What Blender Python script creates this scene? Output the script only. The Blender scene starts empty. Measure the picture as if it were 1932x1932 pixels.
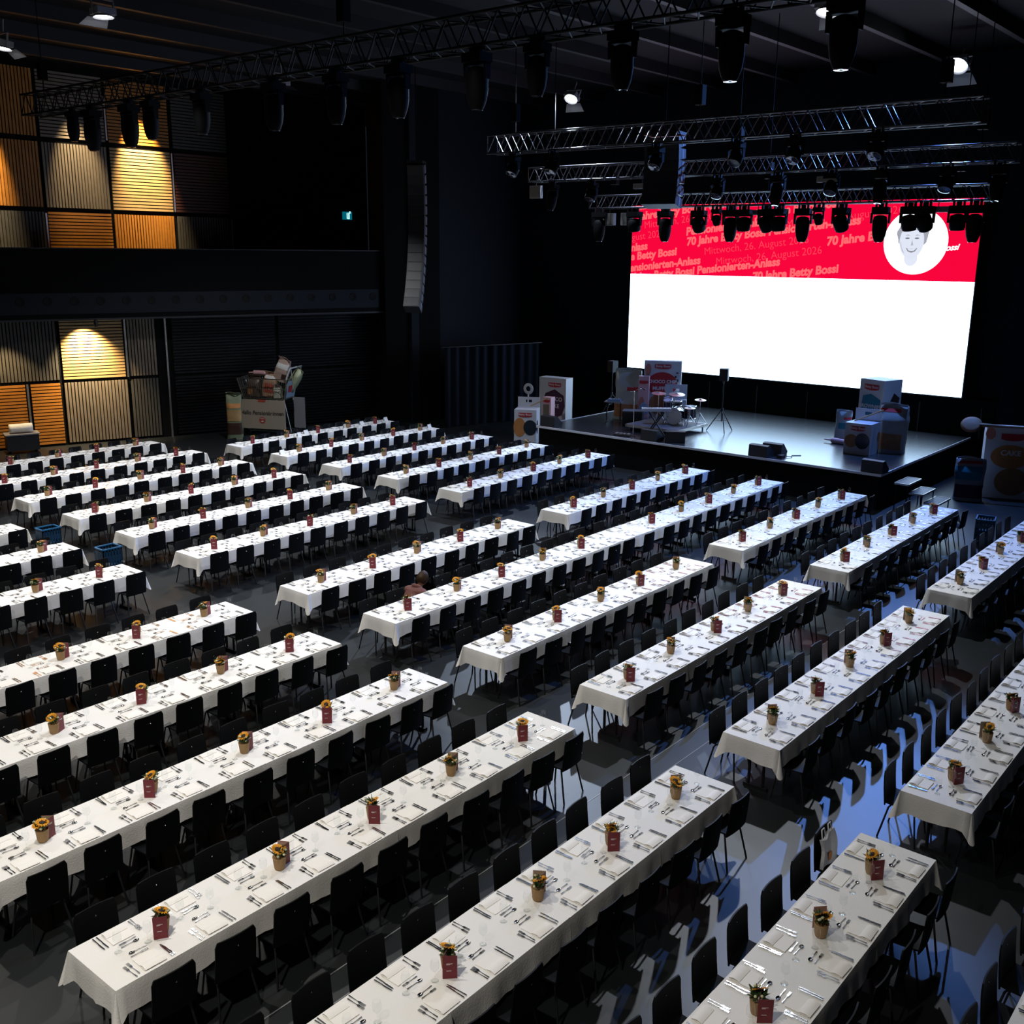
import bpy, bmesh, math, random
import numpy as np
from math import sin, cos, pi, radians, sqrt, atan2
from mathutils import Vector, Matrix

random.seed(7)
C = bpy.context.scene.collection
sc = bpy.context.scene

# ------------------------------------------------------------------ camera, world, exposure, ceiling floods
F_PX, PITCH, ROLL, CAM_H, HEAD = 1951.0, 0.2478, 0.00944, 6.784, 0.879
ch, sh, cp, sp = cos(HEAD), sin(HEAD), cos(PITCH), sin(PITCH)
_r = Vector((ch, -sh, 0)); _f = Vector((sh * cp, ch * cp, -sp)); _u = Vector((sh * sp, ch * sp, cp))
cr, sr = cos(ROLL), sin(ROLL)
CX = _r * cr + _u * sr
CY = -_r * sr + _u * cr
CAM = Vector((0, 0, CAM_H))
cam_d = bpy.data.cameras.new('camera'); cam = bpy.data.objects.new('camera', cam_d); C.objects.link(cam)
cam_d.sensor_width = 36; cam_d.lens = 36 * F_PX / 1932; cam_d.clip_end = 200
M = Matrix((CX, CY, -_f)).transposed().to_4x4(); M.translation = CAM
cam.matrix_world = M
sc.camera = cam


def px(X, Y, Z):
    v = Vector((X, Y, Z)) - CAM
    d = v.dot(_f)
    if d < .1: return None
    return 966 + F_PX * v.dot(CX) / d, 966 - F_PX * v.dot(CY) / d, d


vs = sc.view_settings
vs.view_transform = 'Standard'; vs.look = 'None'; vs.gamma = 1; vs.use_curve_mapping = False
vs.exposure = 0.0
w = bpy.data.worlds.new('world'); sc.world = w; w.use_nodes = True
w.node_tree.nodes['Background'].inputs[0].default_value = (.5, .65, 1, 1)
w.node_tree.nodes['Background'].inputs[1].default_value = .012

WARM = (1, .93, .82); NEUT = (1, .97, .93); BLUE = (.30, .55, 1.0)
# the hall's own ceiling floods: x, y, z, power, colour, aim
FLOODS = [
    (11.83, 20.36, 11.2, 300, NEUT, (.0, -.05, -1), 112), (12.17, 25.37, 11.2, 270, NEUT, (-.12, 0, -1), 104), (19.6, 24.75, 11.2, 340, (.93, .96, 1), (0, .05, -1), 116),
    (26.1, 19.5, 11.15, 820, (.64, .77, 1), (-.6, -.12, -.85), 118), (20.0, 9.0, 11.2, 420, (.84, .9, 1), (-.3, .0, -1), 108), (32.3, 10.5, 12.0, 1000, (.14, .33, 1.0), (-.7, .05, -.85), 112),
    (10.5, 12.0, 12.0, 270, NEUT, (.05, .1, -1), 112), (3.5, 9.5, 12.0, 200, WARM, (.15, 0, -1), 112), (4.5, 20.0, 12.0, 340, WARM, (.1, 0, -1), 112), (-2.0, 3.5, 12.0, 400, WARM, (.15, .25, -1), 104),
]


def flood_light(x, y, z, power, col, aim, spr):
    l = bpy.data.lights.new('flood', 'AREA'); l.shape = 'DISK'; l.size = .3; l.energy = power; l.color = col; l.spread = radians(spr)
    o = bpy.data.objects.new('flood', l); C.objects.link(o); d = Vector(aim).normalized(); o.location = Vector((x, y, z)) + d * .10
    o.rotation_euler = d.to_track_quat('-Z', 'Y').to_euler()


for fl in FLOODS: flood_light(*fl)


def spot(loc, aim, power, col, ang, blend=.6, size=.06):
    l = bpy.data.lights.new('wall_spot', 'SPOT'); l.energy = power; l.color = col; l.spot_size = radians(ang); l.spot_blend = blend
    l.shadow_soft_size = size
    o = bpy.data.objects.new('wall_spot', l); C.objects.link(o); o.location = loc
    o.rotation_euler = (Vector(aim) - Vector(loc)).to_track_quat('-Z', 'Y').to_euler()


AMB = (1, .78, .45)
spot((18.15, 34.0, 4.22), (18.45, 34.68, 2.75), 2200, AMB, 92, .9)
spot((15.4, 34.6, 4.3), (16.3, 35.36, .5), 650, (1, .72, .36), 70, .8)
spot((22.1, 35.45, 12.5), (22.3, 36.5, 9.7), 8500, AMB, 44, .9)
spot((16.4, 35.45, 12.5), (16.1, 36.5, 9.5), 7500, AMB, 44, .9)
spot((19.6, 35.45, 12.5), (19.8, 36.5, 9.2), 2600, AMB, 40, .9)

# ------------------------------------------------------------------ materials
MATS = {}


def mat(name, col, rough=.5, metal=0, spec=.5, noise=0, nscale=8, bump=0, bscale=200, emit=None, es=1, coat=0):
    if name in MATS: return MATS[name]
    m = bpy.data.materials.new(name); m.use_nodes = True
    nt = m.node_tree; b = nt.nodes['Principled BSDF']
    b.inputs['Base Color'].default_value = (*col, 1); b.inputs['Roughness'].default_value = rough
    b.inputs['Metallic'].default_value = metal; b.inputs['Specular IOR Level'].default_value = spec
    b.inputs['Coat Weight'].default_value = coat
    if noise or bump:
        tc = nt.nodes.new('ShaderNodeTexCoord')
        if noise:
            n = nt.nodes.new('ShaderNodeTexNoise'); n.inputs['Scale'].default_value = nscale; n.inputs['Detail'].default_value = 4
            nt.links.new(tc.outputs['Object'], n.inputs['Vector'])
            mx = nt.nodes.new('ShaderNodeMix'); mx.data_type = 'RGBA'
            mx.inputs[6].default_value = (*[c * (1 - noise) for c in col], 1); mx.inputs[7].default_value = (*[min(1, c * (1 + noise)) for c in col], 1)
            nt.links.new(n.outputs['Fac'], mx.inputs[0]); nt.links.new(mx.outputs[2], b.inputs['Base Color'])
        if bump:
            n2 = nt.nodes.new('ShaderNodeTexNoise'); n2.inputs['Scale'].default_value = bscale; n2.inputs['Detail'].default_value = 3
            nt.links.new(tc.outputs['Object'], n2.inputs['Vector'])
            bp = nt.nodes.new('ShaderNodeBump'); bp.inputs['Strength'].default_value = bump; bp.inputs['Distance'].default_value = .01
            nt.links.new(n2.outputs['Fac'], bp.inputs['Height']); nt.links.new(bp.outputs['Normal'], b.inputs['Normal'])
    if emit:
        b.inputs['Emission Color'].default_value = (*emit, 1); b.inputs['Emission Strength'].default_value = es
    MATS[name] = m
    return m


def emis(name, col, s):
    if name in MATS: return MATS[name]
    m = bpy.data.materials.new(name); m.use_nodes = True; nt = m.node_tree
    nt.nodes.remove(nt.nodes['Principled BSDF'])
    e = nt.nodes.new('ShaderNodeEmission'); e.inputs[0].default_value = (*col, 1); e.inputs[1].default_value = s
    nt.links.new(e.outputs[0], nt.nodes['Material Output'].inputs[0]); MATS[name] = m
    return m


def glassmat():
    m = bpy.data.materials.new('clear_glass'); m.use_nodes = True; nt = m.node_tree
    nt.nodes.remove(nt.nodes['Principled BSDF'])
    t = nt.nodes.new('ShaderNodeBsdfTransparent'); t.inputs[0].default_value = (.97, .98, .98, 1)
    g = nt.nodes.new('ShaderNodeBsdfGlossy'); g.inputs['Roughness'].default_value = .06; g.inputs[0].default_value = (.9, .9, .9, 1)
    lw = nt.nodes.new('ShaderNodeLayerWeight'); lw.inputs[0].default_value = .5
    pw = nt.nodes.new('ShaderNodeMath'); pw.operation = 'POWER'; pw.inputs[1].default_value = 3.5; nt.links.new(lw.outputs['Facing'], pw.inputs[0])
    f = nt.nodes.new('ShaderNodeMath'); f.operation = 'MULTIPLY_ADD'; f.inputs[1].default_value = .38; f.inputs[2].default_value = .035; nt.links.new(pw.outputs[0], f.inputs[0])
    mx = nt.nodes.new('ShaderNodeMixShader')
    nt.links.new(f.outputs[0], mx.inputs[0]); nt.links.new(t.outputs[0], mx.inputs[1]); nt.links.new(g.outputs[0], mx.inputs[2])
    nt.links.new(mx.outputs[0], nt.nodes['Material Output'].inputs[0]); MATS['glass'] = m; sc.cycles.transparent_max_bounces = 32
    return m


GLASS = glassmat()
LINEN = mat('white_linen', (.78, .77, .75), .85, spec=.2, bump=.25, bscale=60)
PAPER = mat('napkin_paper', (.83, .81, .77), .8, spec=.2)
STEEL = mat('polished_steel', (.55, .56, .58), .14, 1)
CHAIRM = mat('black_shell', (.0034, .004, .0048), .5, spec=.12)
BLACKM = mat('black_metal', (.012, .012, .014), .42, .3)
RIVET = mat('rivet_steel', (.6, .6, .62), .2, 1)
TABTOP = mat('dark_tabletop', (.05, .045, .04), .5)
POTM = mat('kraft_pot', (.33, .2, .085), .8, noise=.25, nscale=60)
SOIL = mat('leaf_green', (.035, .085, .018), .6, noise=.6, nscale=70)
BLOSSOM = mat('pale_blossom', (.62, .6, .38), .7)
PETAL = mat('sunflower_yellow', (.72, .33, .008), .6, noise=.25, nscale=60)
FCENT = mat('sunflower_brown', (.03, .016, .008), .9)
REDCARD = mat('dark_red_card', (.17, .012, .02), .5, noise=.1, nscale=5)
KRAFTCARD = mat('card_inside', (.36, .25, .17), .8)
PINKCARD = mat('pink_card', (.40, .24, .20), .75)
WHITEINK = mat('white_ink', (.75, .72, .7), .7)
WHITECARD = mat('white_card', (.8, .79, .77), .7)
FLOORM = mat('hall_floor', (.0095, .0118, .0130), .42, spec=.62, noise=.12, nscale=1.5)
BLACKW = mat('black_wall', (.0035, .0035, .004), .8, spec=.12)
MATTE = mat('matte_black', (.0022, .0022, .0025), .7, spec=.08)
NAVYW = mat('navy_drape_wall', (.007, .0095, .015), .8, spec=.2, noise=.2, nscale=2)
FASCIA = mat('fascia_panel', (.011, .0135, .02), .65, spec=.2)
CEILM = mat('ceiling_black', (.0032, .0034, .0045), .8, spec=.2)
AMBER = mat('amber_wood', (.40, .15, .016), .55, noise=.25, nscale=6)
PALEW = mat('pale_wood', (.46, .29, .12), .5, noise=.15, nscale=6)
GREYW = mat('grey_wood', (.075, .068, .058), .6, noise=.2, nscale=6)
TAUPEW = mat('taupe_wood', (.19, .15, .11), .55, noise=.2, nscale=6)
RUSTW = mat('rust_wood', (.09, .026, .014), .6, noise=.2, nscale=6)
DARKSLAT = mat('dark_slat', (.012, .012, .014), .3, .4)
ALU = mat('brushed_aluminium', (.62, .6, .56), .35, 1)
TRUSSM = mat('truss_steel', (.075, .075, .085), .28, 1)
STAGEM = mat('stage_deck', (.022, .023, .026), .27, spec=1.0, noise=.15, nscale=3)
STAGEEDGE = mat('stage_edge_metal', (.7, .7, .74), .45)
SKIRT = mat('stage_skirt', (.006, .006, .007), .9, spec=.1)
CRATE = mat('blue_crate', (.006, .036, .08), .4)
CRATEL = mat('blue_crate_rim', (.016, .12, .27), .4)
CARTON = mat('white_carton', (.62, .62, .64), .6)
PINKC = mat('pink_carton', (.72, .42, .45), .6)
LABELRED = mat('label_red', (.5, .02, .03), .55)
PLUM = mat('plum_print', (.06, .018, .05), .6)
BROWNP = mat('choc_brown', (.05, .02, .012), .6)
CAKEP = mat('muffin_tan', (.38, .17, .07), .65, noise=.4, nscale=9)
TEAL = mat('teal_print', (.01, .2, .3), .6)
ORANGEP = mat('orange_print', (.55, .22, .06), .6, noise=.2, nscale=6)
DARKWIN = mat('dark_window', (.02, .03, .04), .15)
SALMON = mat('salmon_print', (.55, .2, .15), .6)
BLUEP = mat('pale_blue_print', (.3, .4, .6), .6)
SILVERBAG = mat('silver_bag', (.42, .46, .46), .3, .15, noise=.15, nscale=5, bump=.6, bscale=9)
GREENBAG = mat('olive_bag', (.2, .24, .14), .35, .1, noise=.2, nscale=5, bump=.6, bscale=9)
WOODSP = mat('spoon_wood', (.3, .19, .12), .6, noise=.2, nscale=8)
BEIGEBOARD = mat('beige_board', (.40, .34, .27), .75)
INKBLK = mat('ink_black', (.015, .012, .012), .7)
BADGER = mat('badge_red', (.42, .07, .04), .6)
AMPM = mat('amp_black', (.015, .015, .018), .55)
AMPTOP = mat('amp_top_grey', (.2, .2, .22), .5)
CHROME = mat('chrome', (.75, .75, .78), .12, 1)
CYMB = mat('cymbal_bronze', (.7, .64, .55), .35, .5)
DRUMSH = mat('drum_shell', (.02, .018, .02), .15, coat=.5)
DRUMHD = mat('drum_head', (.7, .7, .7), .5)
RISERM = mat('riser_carpet', (.16, .14, .145), .7)
KEYW = mat('keys_white', (.75, .75, .75), .35)
SKIN = mat('skin', (.33, .16, .11), .55)
HAIRM = mat('brown_hair', (.026, .012, .0045), .5, spec=.15, noise=.5, nscale=40)
RUSTTOP = mat('rust_sweater', (.11, .038, .03), .85, noise=.35, nscale=28)
JEANS = mat('dark_trousers', (.02, .025, .04), .8)
TOTE = mat('tote_fabric', (.5, .5, .52), .9, noise=.15, nscale=10)
LENS = mat('lens_dark', (.02, .02, .03), .05, coat=1)
SPOTLENS = mat('lens_rim', (.45, .45, .5), .2, 1)
CASEGREY = mat('array_grey', (.20, .20, .27), .45)
HOUSING = mat('flood_housing', (.3, .3, .32), .5)

# ------------------------------------------------------------------ mesh builder


class MB:
    def __init__(s): s.v = []; s.f = []; s.m = []; s.s = []

    def add(s, vs_, fs, mi=0, smooth=False, mx=None):
        o = len(s.v)
        if mx is not None: vs_ = [tuple(mx @ Vector(p)) for p in vs_]
        s.v += [tuple(p) for p in vs_]; s.f += [tuple(i + o for i in f) for f in fs]
        s.m += [mi] * len(fs); s.s += [smooth] * len(fs)
        return s

    def box(s, x0, y0, z0, x1, y1, z1, mi=0, mx=None):
        v = [(x0, y0, z0), (x1, y0, z0), (x1, y1, z0), (x0, y1, z0), (x0, y0, z1), (x1, y0, z1), (x1, y1, z1), (x0, y1, z1)]
        return s.add(v, [(0, 3, 2, 1), (4, 5, 6, 7), (0, 1, 5, 4), (1, 2, 6, 5), (2, 3, 7, 6), (3, 0, 4, 7)], mi, False, mx)

    def tube(s, pts, r, n=8, mi=0, cap=True, mx=None):
        pts = [Vector(p) for p in pts]; rs = r if isinstance(r, (list, tuple)) else [r] * len(pts)
        t0 = (pts[1] - pts[0]).normalized()
        a = Vector((0, 0, 1)) if abs(t0.z) < .9 else Vector((1, 0, 0))
        x = t0.cross(a).normalized()
        V = []
        for i, p in enumerate(pts):
            t = (pts[min(i + 1, len(pts) - 1)] - pts[max(i - 1, 0)]).normalized()
            x = (x - t * x.dot(t)).normalized(); y = t.cross(x)
            V += [tuple(p + (x * cos(2 * pi * k / n) + y * sin(2 * pi * k / n)) * rs[i]) for k in range(n)]
        Fs = [(i * n + k, i * n + (k + 1) % n, (i + 1) * n + (k + 1) % n, (i + 1) * n + k) for i in range(len(pts) - 1) for k in range(n)]
        s.add(V, Fs, mi, True, mx)
        if cap:
            L = len(pts)
            s.add(V[:n], [tuple(range(n - 1, -1, -1))], mi, False, mx); s.add(V[(L - 1) * n:], [tuple(range(n))], mi, False, mx)
        return s

    def lathe(s, prof, n=16, mi=0, mx=None, closed_top=False, closed_bot=False, smooth=True):
        V = [(r * cos(2 * pi * k / n), r * sin(2 * pi * k / n), z) for r, z in prof for k in range(n)]
        Fs = [(i * n + k, i * n + (k + 1) % n, (i + 1) * n + (k + 1) % n, (i + 1) * n + k) for i in range(len(prof) - 1) for k in range(n)]
        s.add(V, Fs, mi, smooth, mx)
        if closed_bot: s.add(V[:n], [tuple(range(n - 1, -1, -1))], mi, False, mx)
        if closed_top: s.add(V[-n:], [tuple(range(n))], mi, False, mx)
        return s

    def prism(s, poly, z0, z1, mi=0, mx=None):
        n = len(poly)
        V = [(x, y, z0) for x, y in poly] + [(x, y, z1) for x, y in poly]
        return s.add(V, [tuple(range(n - 1, -1, -1)), tuple(range(n, 2 * n))] + [(i, (i + 1) % n, n + (i + 1) % n, n + i) for i in range(n)], mi, False, mx)

    def shell(s, f, nu, nv, th, mi=0, mx=None):
        P = [[Vector(f(i / nu, j / nv)) for j in range(nv + 1)] for i in range(nu + 1)]
        N = [[None] * (nv + 1) for _ in range(nu + 1)]
        for i in range(nu + 1):
            for j in range(nv + 1):
                a = P[min(i + 1, nu)][j] - P[max(i - 1, 0)][j]; b = P[i][min(j + 1, nv)] - P[i][max(j - 1, 0)]
                N[i][j] = a.cross(b).normalized()
        q = (nu + 1) * (nv + 1); id_ = lambda i, j: i * (nv + 1) + j
        V = [tuple(P[i][j]) for i in range(nu + 1) for j in range(nv + 1)] + [tuple(P[i][j] - N[i][j] * th) for i in range(nu + 1) for j in range(nv + 1)]
        Fs = []
        for i in range(nu):
            for j in range(nv):
                a, b, c, d = id_(i, j), id_(i + 1, j), id_(i + 1, j + 1), id_(i, j + 1)
                Fs += [(a, b, c, d), (q + d, q + c, q + b, q + a)]
        s.add(V, Fs, mi, True, mx)
        E = []
        for i in range(nu):
            E += [(id_(i, 0), q + id_(i, 0), q + id_(i + 1, 0), id_(i + 1, 0)), (id_(i, nv), id_(i + 1, nv), q + id_(i + 1, nv), q + id_(i, nv))]
        for j in range(nv):
            E += [(id_(0, j), id_(0, j + 1), q + id_(0, j + 1), q + id_(0, j)), (id_(nu, j), q + id_(nu, j), q + id_(nu, j + 1), id_(nu, j + 1))]
        return s.add(V, E, mi, False, mx)

    def mesh(s, name, mats):
        me = bpy.data.meshes.new(name); me.from_pydata(s.v, [], s.f)
        me.polygons.foreach_set('material_index', s.m); me.polygons.foreach_set('use_smooth', s.s)
        for m in (mats if isinstance(mats, (list, tuple)) else [mats]): me.materials.append(m)
        me.update()
        return me

    def obj(s, name, mats, parent=None, loc=None, rz=0, **tags):
        o = bpy.data.objects.new(name, s.mesh(name, mats)); C.objects.link(o)
        if parent: o.parent = parent
        if loc is not None: o.location = loc
        if rz: o.rotation_euler = (0, 0, rz)
        for k, v in tags.items(): o[k] = v
        return o


def thing(name, label, cat, loc=(0, 0, 0), rz=0, group=None):
    o = bpy.data.objects.new(name, None); C.objects.link(o); o.location = loc; o.rotation_euler = (0, 0, rz)
    o.empty_display_size = .1
    o['label'] = label; o['category'] = cat
    if group: o['group'] = group
    return o


KIDS = {}


def copy_tree(o, parent=None):
    c = o.copy(); C.objects.link(c)
    if parent: c.parent = parent
    ks = KIDS.get(o.data.name if o.data else o.name)
    if ks is None: ks = list(o.children)
    for k in ks: copy_tree(k, c)
    return c


def dup(o, loc, rz, label, group=None, scale=None):
    c = o.copy(); C.objects.link(c); c.location = loc; c.rotation_euler = (0, 0, rz); c['label'] = label
    if group: c['group'] = group
    if scale: c.scale = scale
    for k in CH[o.name]:
        k2 = k.copy(); C.objects.link(k2); k2.parent = c
        for g in CH.get(k.name, ()):
            g2 = g.copy(); C.objects.link(g2); g2.parent = k2
    return c


CH = {}


def reg(o):
    CH[o.name] = list(o.children)
    for k in o.children: CH[k.name] = list(k.children)
    return o


def struct(name, mb, m, **k): return mb.obj(name, m, kind='structure', **k)


RX = lambda a: Matrix.Rotation(a, 4, 'X')
RY = lambda a: Matrix.Rotation(a, 4, 'Y')
RZ = lambda a: Matrix.Rotation(a, 4, 'Z')
TR = lambda x, y, z: Matrix.Translation((x, y, z))

# ------------------------------------------------------------------ lettering
_fc = {}


def text_mb(txt, size, bold=0.0, shear=0.0, mx=None, mi=0, clip=None, ext=0.0, space=1.0):
    cu = bpy.data.curves.new('t', 'FONT'); cu.body = txt; cu.size = size; cu.offset = bold; cu.shear = shear; cu.resolution_u = 3; cu.extrude = ext
    cu.space_character = space
    o = bpy.data.objects.new('t', cu); C.objects.link(o)
    dg = bpy.context.evaluated_depsgraph_get()
    me = bpy.data.meshes.new_from_object(o.evaluated_get(dg))
    bm = bmesh.new(); bm.from_mesh(me)
    bpy.data.objects.remove(o); bpy.data.curves.remove(cu); bpy.data.meshes.remove(me)
    if mx is not None: bm.transform(mx)
    for co, no in (clip or []):
        g = bm.verts[:] + bm.edges[:] + bm.faces[:]
        bmesh.ops.bisect_plane(bm, geom=g, plane_co=co, plane_no=no, clear_outer=True)
    bm.verts.index_update()
    mb = MB(); mb.add([tuple(v.co) for v in bm.verts], [tuple(v.index for v in f.verts) for f in bm.faces], mi)
    bm.free()
    return mb


def text_width(txt, size):
    mb = text_mb(txt, size)
    return max(v[0] for v in mb.v) if mb.v else 0


# ------------------------------------------------------------------ setting: floor, ceiling, walls
A0 = Vector((15.56, 35.61, 0)); AD = Vector((.9506, -.3105, 0)); AN = Vector((-.3105, -.9506, 0))   # slatted wall line, direction, room-side normal


def aw(s, off, z): p = A0 + AD * s + AN * off; return (p.x, p.y, z)


struct('floor', MB().box(-3, -6, -.3, 40, 42, 0), FLOORM)
struct('ceiling', MB().box(-3, -6, 12.9, 40, 42, 13.2), CEILM)
for i in range(14):
    y = -2 + i * 2.75
    struct('trim_%d' % (i + 1), MB().box(-3, y - .09, 12.55, 36.2, y + .09, 12.9), mat('ceiling_beam', (.007, .0075, .011), .6))
b = MB(); p = [aw(-16, 0, 0)[:2], aw(14.6, 0, 0)[:2], aw(14.6, -.3, 0)[:2], aw(-16, -.3, 0)[:2]]
struct('wall_left', b.prism(p, 0, 4.5), BLACKW)
struct('wall_upper', MB().box(2, 36.6, 4.4, 33.6, 36.9, 13), BLACKW)
struct('wall_side', MB().prism([(29.4, 29.6), (36.5, 28.9), (36.5, 29.3), (29.4, 30.0)], 0, 13), NAVYW)
struct('wall_back', MB().box(36.2, -4, 0, 36.5, 29.0, 13), NAVYW)
struct('wall_right', MB().box(33.2, -5, 0, 33.4, 8.55, 13), BLACKW)
struct('pillar', MB().prism([aw(14.0, -.2, 0)[:2], aw(14.0, 1.2, 0)[:2], (30.6, 29.2), (31.2, 30.4)], 0, 13), BLACKW)
# balcony with its parapet and fascia
bal = [aw(-14, 1.0, 0)[:2], aw(13.9, 1.0, 0)[:2], aw(13.9, .01, 0)[:2], aw(-14, .01, 0)[:2]]
struct('wall_balcony', MB().prism(bal, 5.28, 6.70), BLACKW)
struct('trim_16', MB().prism(bal, 4.42, 5.28), BLACKW)
fp = [aw(-14, 1.03, 0)[:2], aw(13.8, 1.03, 0)[:2], aw(13.8, 1.005, 0)[:2], aw(-14, 1.005, 0)[:2]]
fasc = struct('trim_17', MB().prism(fp, 4.58, 5.27), FASCIA)
for i in range(28):
    s = 13.55 - i * .838
    q = aw(s, 1.035, 5.0)
    mx = Matrix((AD.to_4d(), Vector((0, 0, 1, 0)), AN.to_4d(), Vector((0, 0, 0, 1)))).transposed(); mx.translation = q
    MB().lathe([(.001, .004), (.12, .004), (.135, .012), (.15, 0)], 14, 0, mx).obj('port_hole', mat('hole_black', (.002, .002, .002), .9), fasc)
hl = MB().prism([aw(-14, 1.0, 0)[:2], aw(14.1, 1.0, 0)[:2], aw(14.1, .9, 0)[:2], aw(-14, .9, 0)[:2]], 4.36, 4.42)
struct('trim_18', hl, mat('dark_edge', (.025, .025, .032), .5))
struct('trim_19', MB().prism([aw(-14, 1.02, 0)[:2], aw(13.9, 1.02, 0)[:2], aw(13.9, .95, 0)[:2], aw(-14, .95, 0)[:2]], 6.70, 6.735), mat('dark_edge', (.025, .025, .032), .5))
# floor grooves beside the tables
for i, (y, x0, x1) in enumerate(((6.78, 1, 19), (6.45, 1, 19))):
    struct('trim_%d' % (20 + i), MB().box(x0, y - .006, 0.0005, x1, y + .006, .003), mat('floor_joint', (.22, .23, .24), .4))


# slatted wood wall panels
def slat_panel(mx, wd, ht, vert, m, label, pitch=.108):
    o = thing('slat_panel', label, 'wall panel', group='slatted wall panels')
    o.matrix_world = mx
    MB().box(0, -.012, 0, wd, .0, ht).obj('backing', BLACKW, o)
    b = MB(); n = max(1, int((wd if vert else ht) / pitch))
    st = (wd if vert else ht) / n
    for i in range(n):
        a = i * st + st * .16; c = i * st + st * .84
        if vert: b.box(a, -.055, .02, c, -.012, ht - .02)
        else: b.box(.02, -.055, a, wd - .02, -.012, c)
    b.obj('slats', m, o)
    return o


def wall_mx(s, off, z):
    m = Matrix((AD.to_4d(), (-AN).to_4d(), Vector((0, 0, 1, 0)), Vector((0, 0, 0, 1)))).transposed(); m.translation = aw(s, off, z); return m


def up_mx(x, z): return TR(x, 36.585, z)


LOW = [(-2.1, 2.0, 2.28, 2.07, 1, GREYW, 'grey vertical-slat panel at frame edge, upper row under the balcony'),
       (.02, 2.1, 2.28, 2.07, 1, GREYW, 'grey vertical-slat panel beside the brightly lit pale one, under the balcony'),
       (2.22, 2.1, 2.28, 2.07, 0, PALEW, 'pale wood panel of horizontal slats lit by a warm spotlight, under the balcony'),
       (4.45, .98, 2.28, 2.07, 1, TAUPEW, 'narrow taupe vertical-slat panel next to the dark door strip, under the balcony'),
       (-2.2, 3.2, .07, 2.13, 0, AMBER, 'amber panel of horizontal slats behind the white roll trolley'),
       (1.14, .98, .07, 2.13, 0, AMBER, 'narrow amber horizontal-slat panel between the metal strip and pale vertical panel'),
       (2.22, 2.13, .07, 2.13, 1, TAUPEW, 'pale taupe panel of vertical slats below the brightly lit one'),
       (4.45, .98, .07, 2.13, 1, GREYW, 'narrow dark grey vertical-slat panel low beside the dark door strip'),
       (6.0, 3.9, 2.28, 2.07, 0, DARKSLAT, 'black horizontal-slat panel above the giant shopping cart'),
       (10.0, 3.9, 2.28, 2.07, 0, DARKSLAT, 'black horizontal-slat panel high beside the corner pillar'),
       (6.0, 3.9, .07, 2.13, 0, DARKSLAT, 'black horizontal-slat panel behind the giant shopping cart'),
       (10.0, 3.9, .07, 2.13, 0, DARKSLAT, 'black horizontal-slat panel with blue sheen low beside the corner pillar')]
for s, wd, z, ht, ve, m, lb in LOW: slat_panel(wall_mx(s, .012, z), wd, ht, ve, m, lb)
cols = [(13.4, 2.45), (15.95, 2.45), (18.5, 2.42), (21.02, 2.5), (23.65, 2.45)]
UP = [(0, 10.42, 2.2, 1, GREYW, ''), (1, 10.42, 2.2, 1, AMBER, 'amber vertical-slat panel of the top row, crossed by a light cone'),
      (2, 10.42, 2.2, 0, TAUPEW, 'grey horizontal-slat panel of the top row behind the first hanging spotlights'),
      (3, 10.42, 2.2, 0, AMBER, 'amber horizontal-slat panel of the top row, right above the brightest panel'),
      (4, 10.42, 2.2, 0, GREYW, 'dark grey horizontal-slat panel ending the top row above the balcony'),
      (1, 8.08, 2.2, 1, AMBER, 'amber vertical-slat panel in middle row at the frame edge above the balcony'),
      (2, 8.08, 2.2, 1, TAUPEW, 'grey vertical-slat panel in the middle row above the balcony'),
      (3, 8.08, 2.2, 0, PALEW, 'brightly lit golden panel of horizontal slats in middle row above balcony'),
      (4, 8.08, 2.2, 0, RUSTW, 'dark rust horizontal-slat panel ending the middle row above the balcony'),
      (1, 5.8, 2.16, 1, GREYW, 'grey vertical-slat panel of the bottom row at the frame edge, behind the parapet'),
      (2, 5.8, 2.16, 0, AMBER, 'amber horizontal-slat panel of the bottom row just above the parapet'),
      (3, 5.8, 2.16, 1, AMBER, 'amber vertical-slat panel of the bottom row just above the parapet'),
      (4, 5.8, 2.16, 1, GREYW, 'dark grey vertical-slat panel ending the bottom row above the parapet')]
for c, z, ht, ve, m, lb in UP:
    if lb: slat_panel(up_mx(cols[c][0], z), cols[c][1], ht, ve, m, lb, .112)
k = 22
for mx, ht in ((up_mx(20.97, 10.5), 1.5), (up_mx(23.58, 8.1), 2.15), (up_mx(18.45, 5.8), 2.1), (up_mx(26.15, 5.8), 2.1), (wall_mx(1.05, .05, .0), 2.2), (wall_mx(4.38, .05, 2.28), 2.07), (wall_mx(5.78, .05, 0), 4.3)):
    o = struct('trim_%d' % k, MB().box(-.03, -.06, 0, .03, .0, ht), ALU); o.matrix_world = mx; k += 1
struct('door_1', MB().box(0, -.03, 0, .3, 0, 4.3), BLACKW).matrix_world = wall_mx(5.45, .02, 0)
# warm wall spot fixtures
for loc, lb in (((18.2, 33.36, 4.28), 'small black spotlight under the balcony aimed at the pale panel'),):
    o = thing('wall_spotlight', lb, 'spotlight', loc)
    MB().lathe([(.05, -.12), (.07, 0), (.07, .08), (.03, .12)], 12, closed_top=True, closed_bot=True).obj('can', BLACKM, o)
    MB().tube([(0, 0, .1), (0, 0, .16)], .015).obj('bracket', BLACKM, o)

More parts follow.
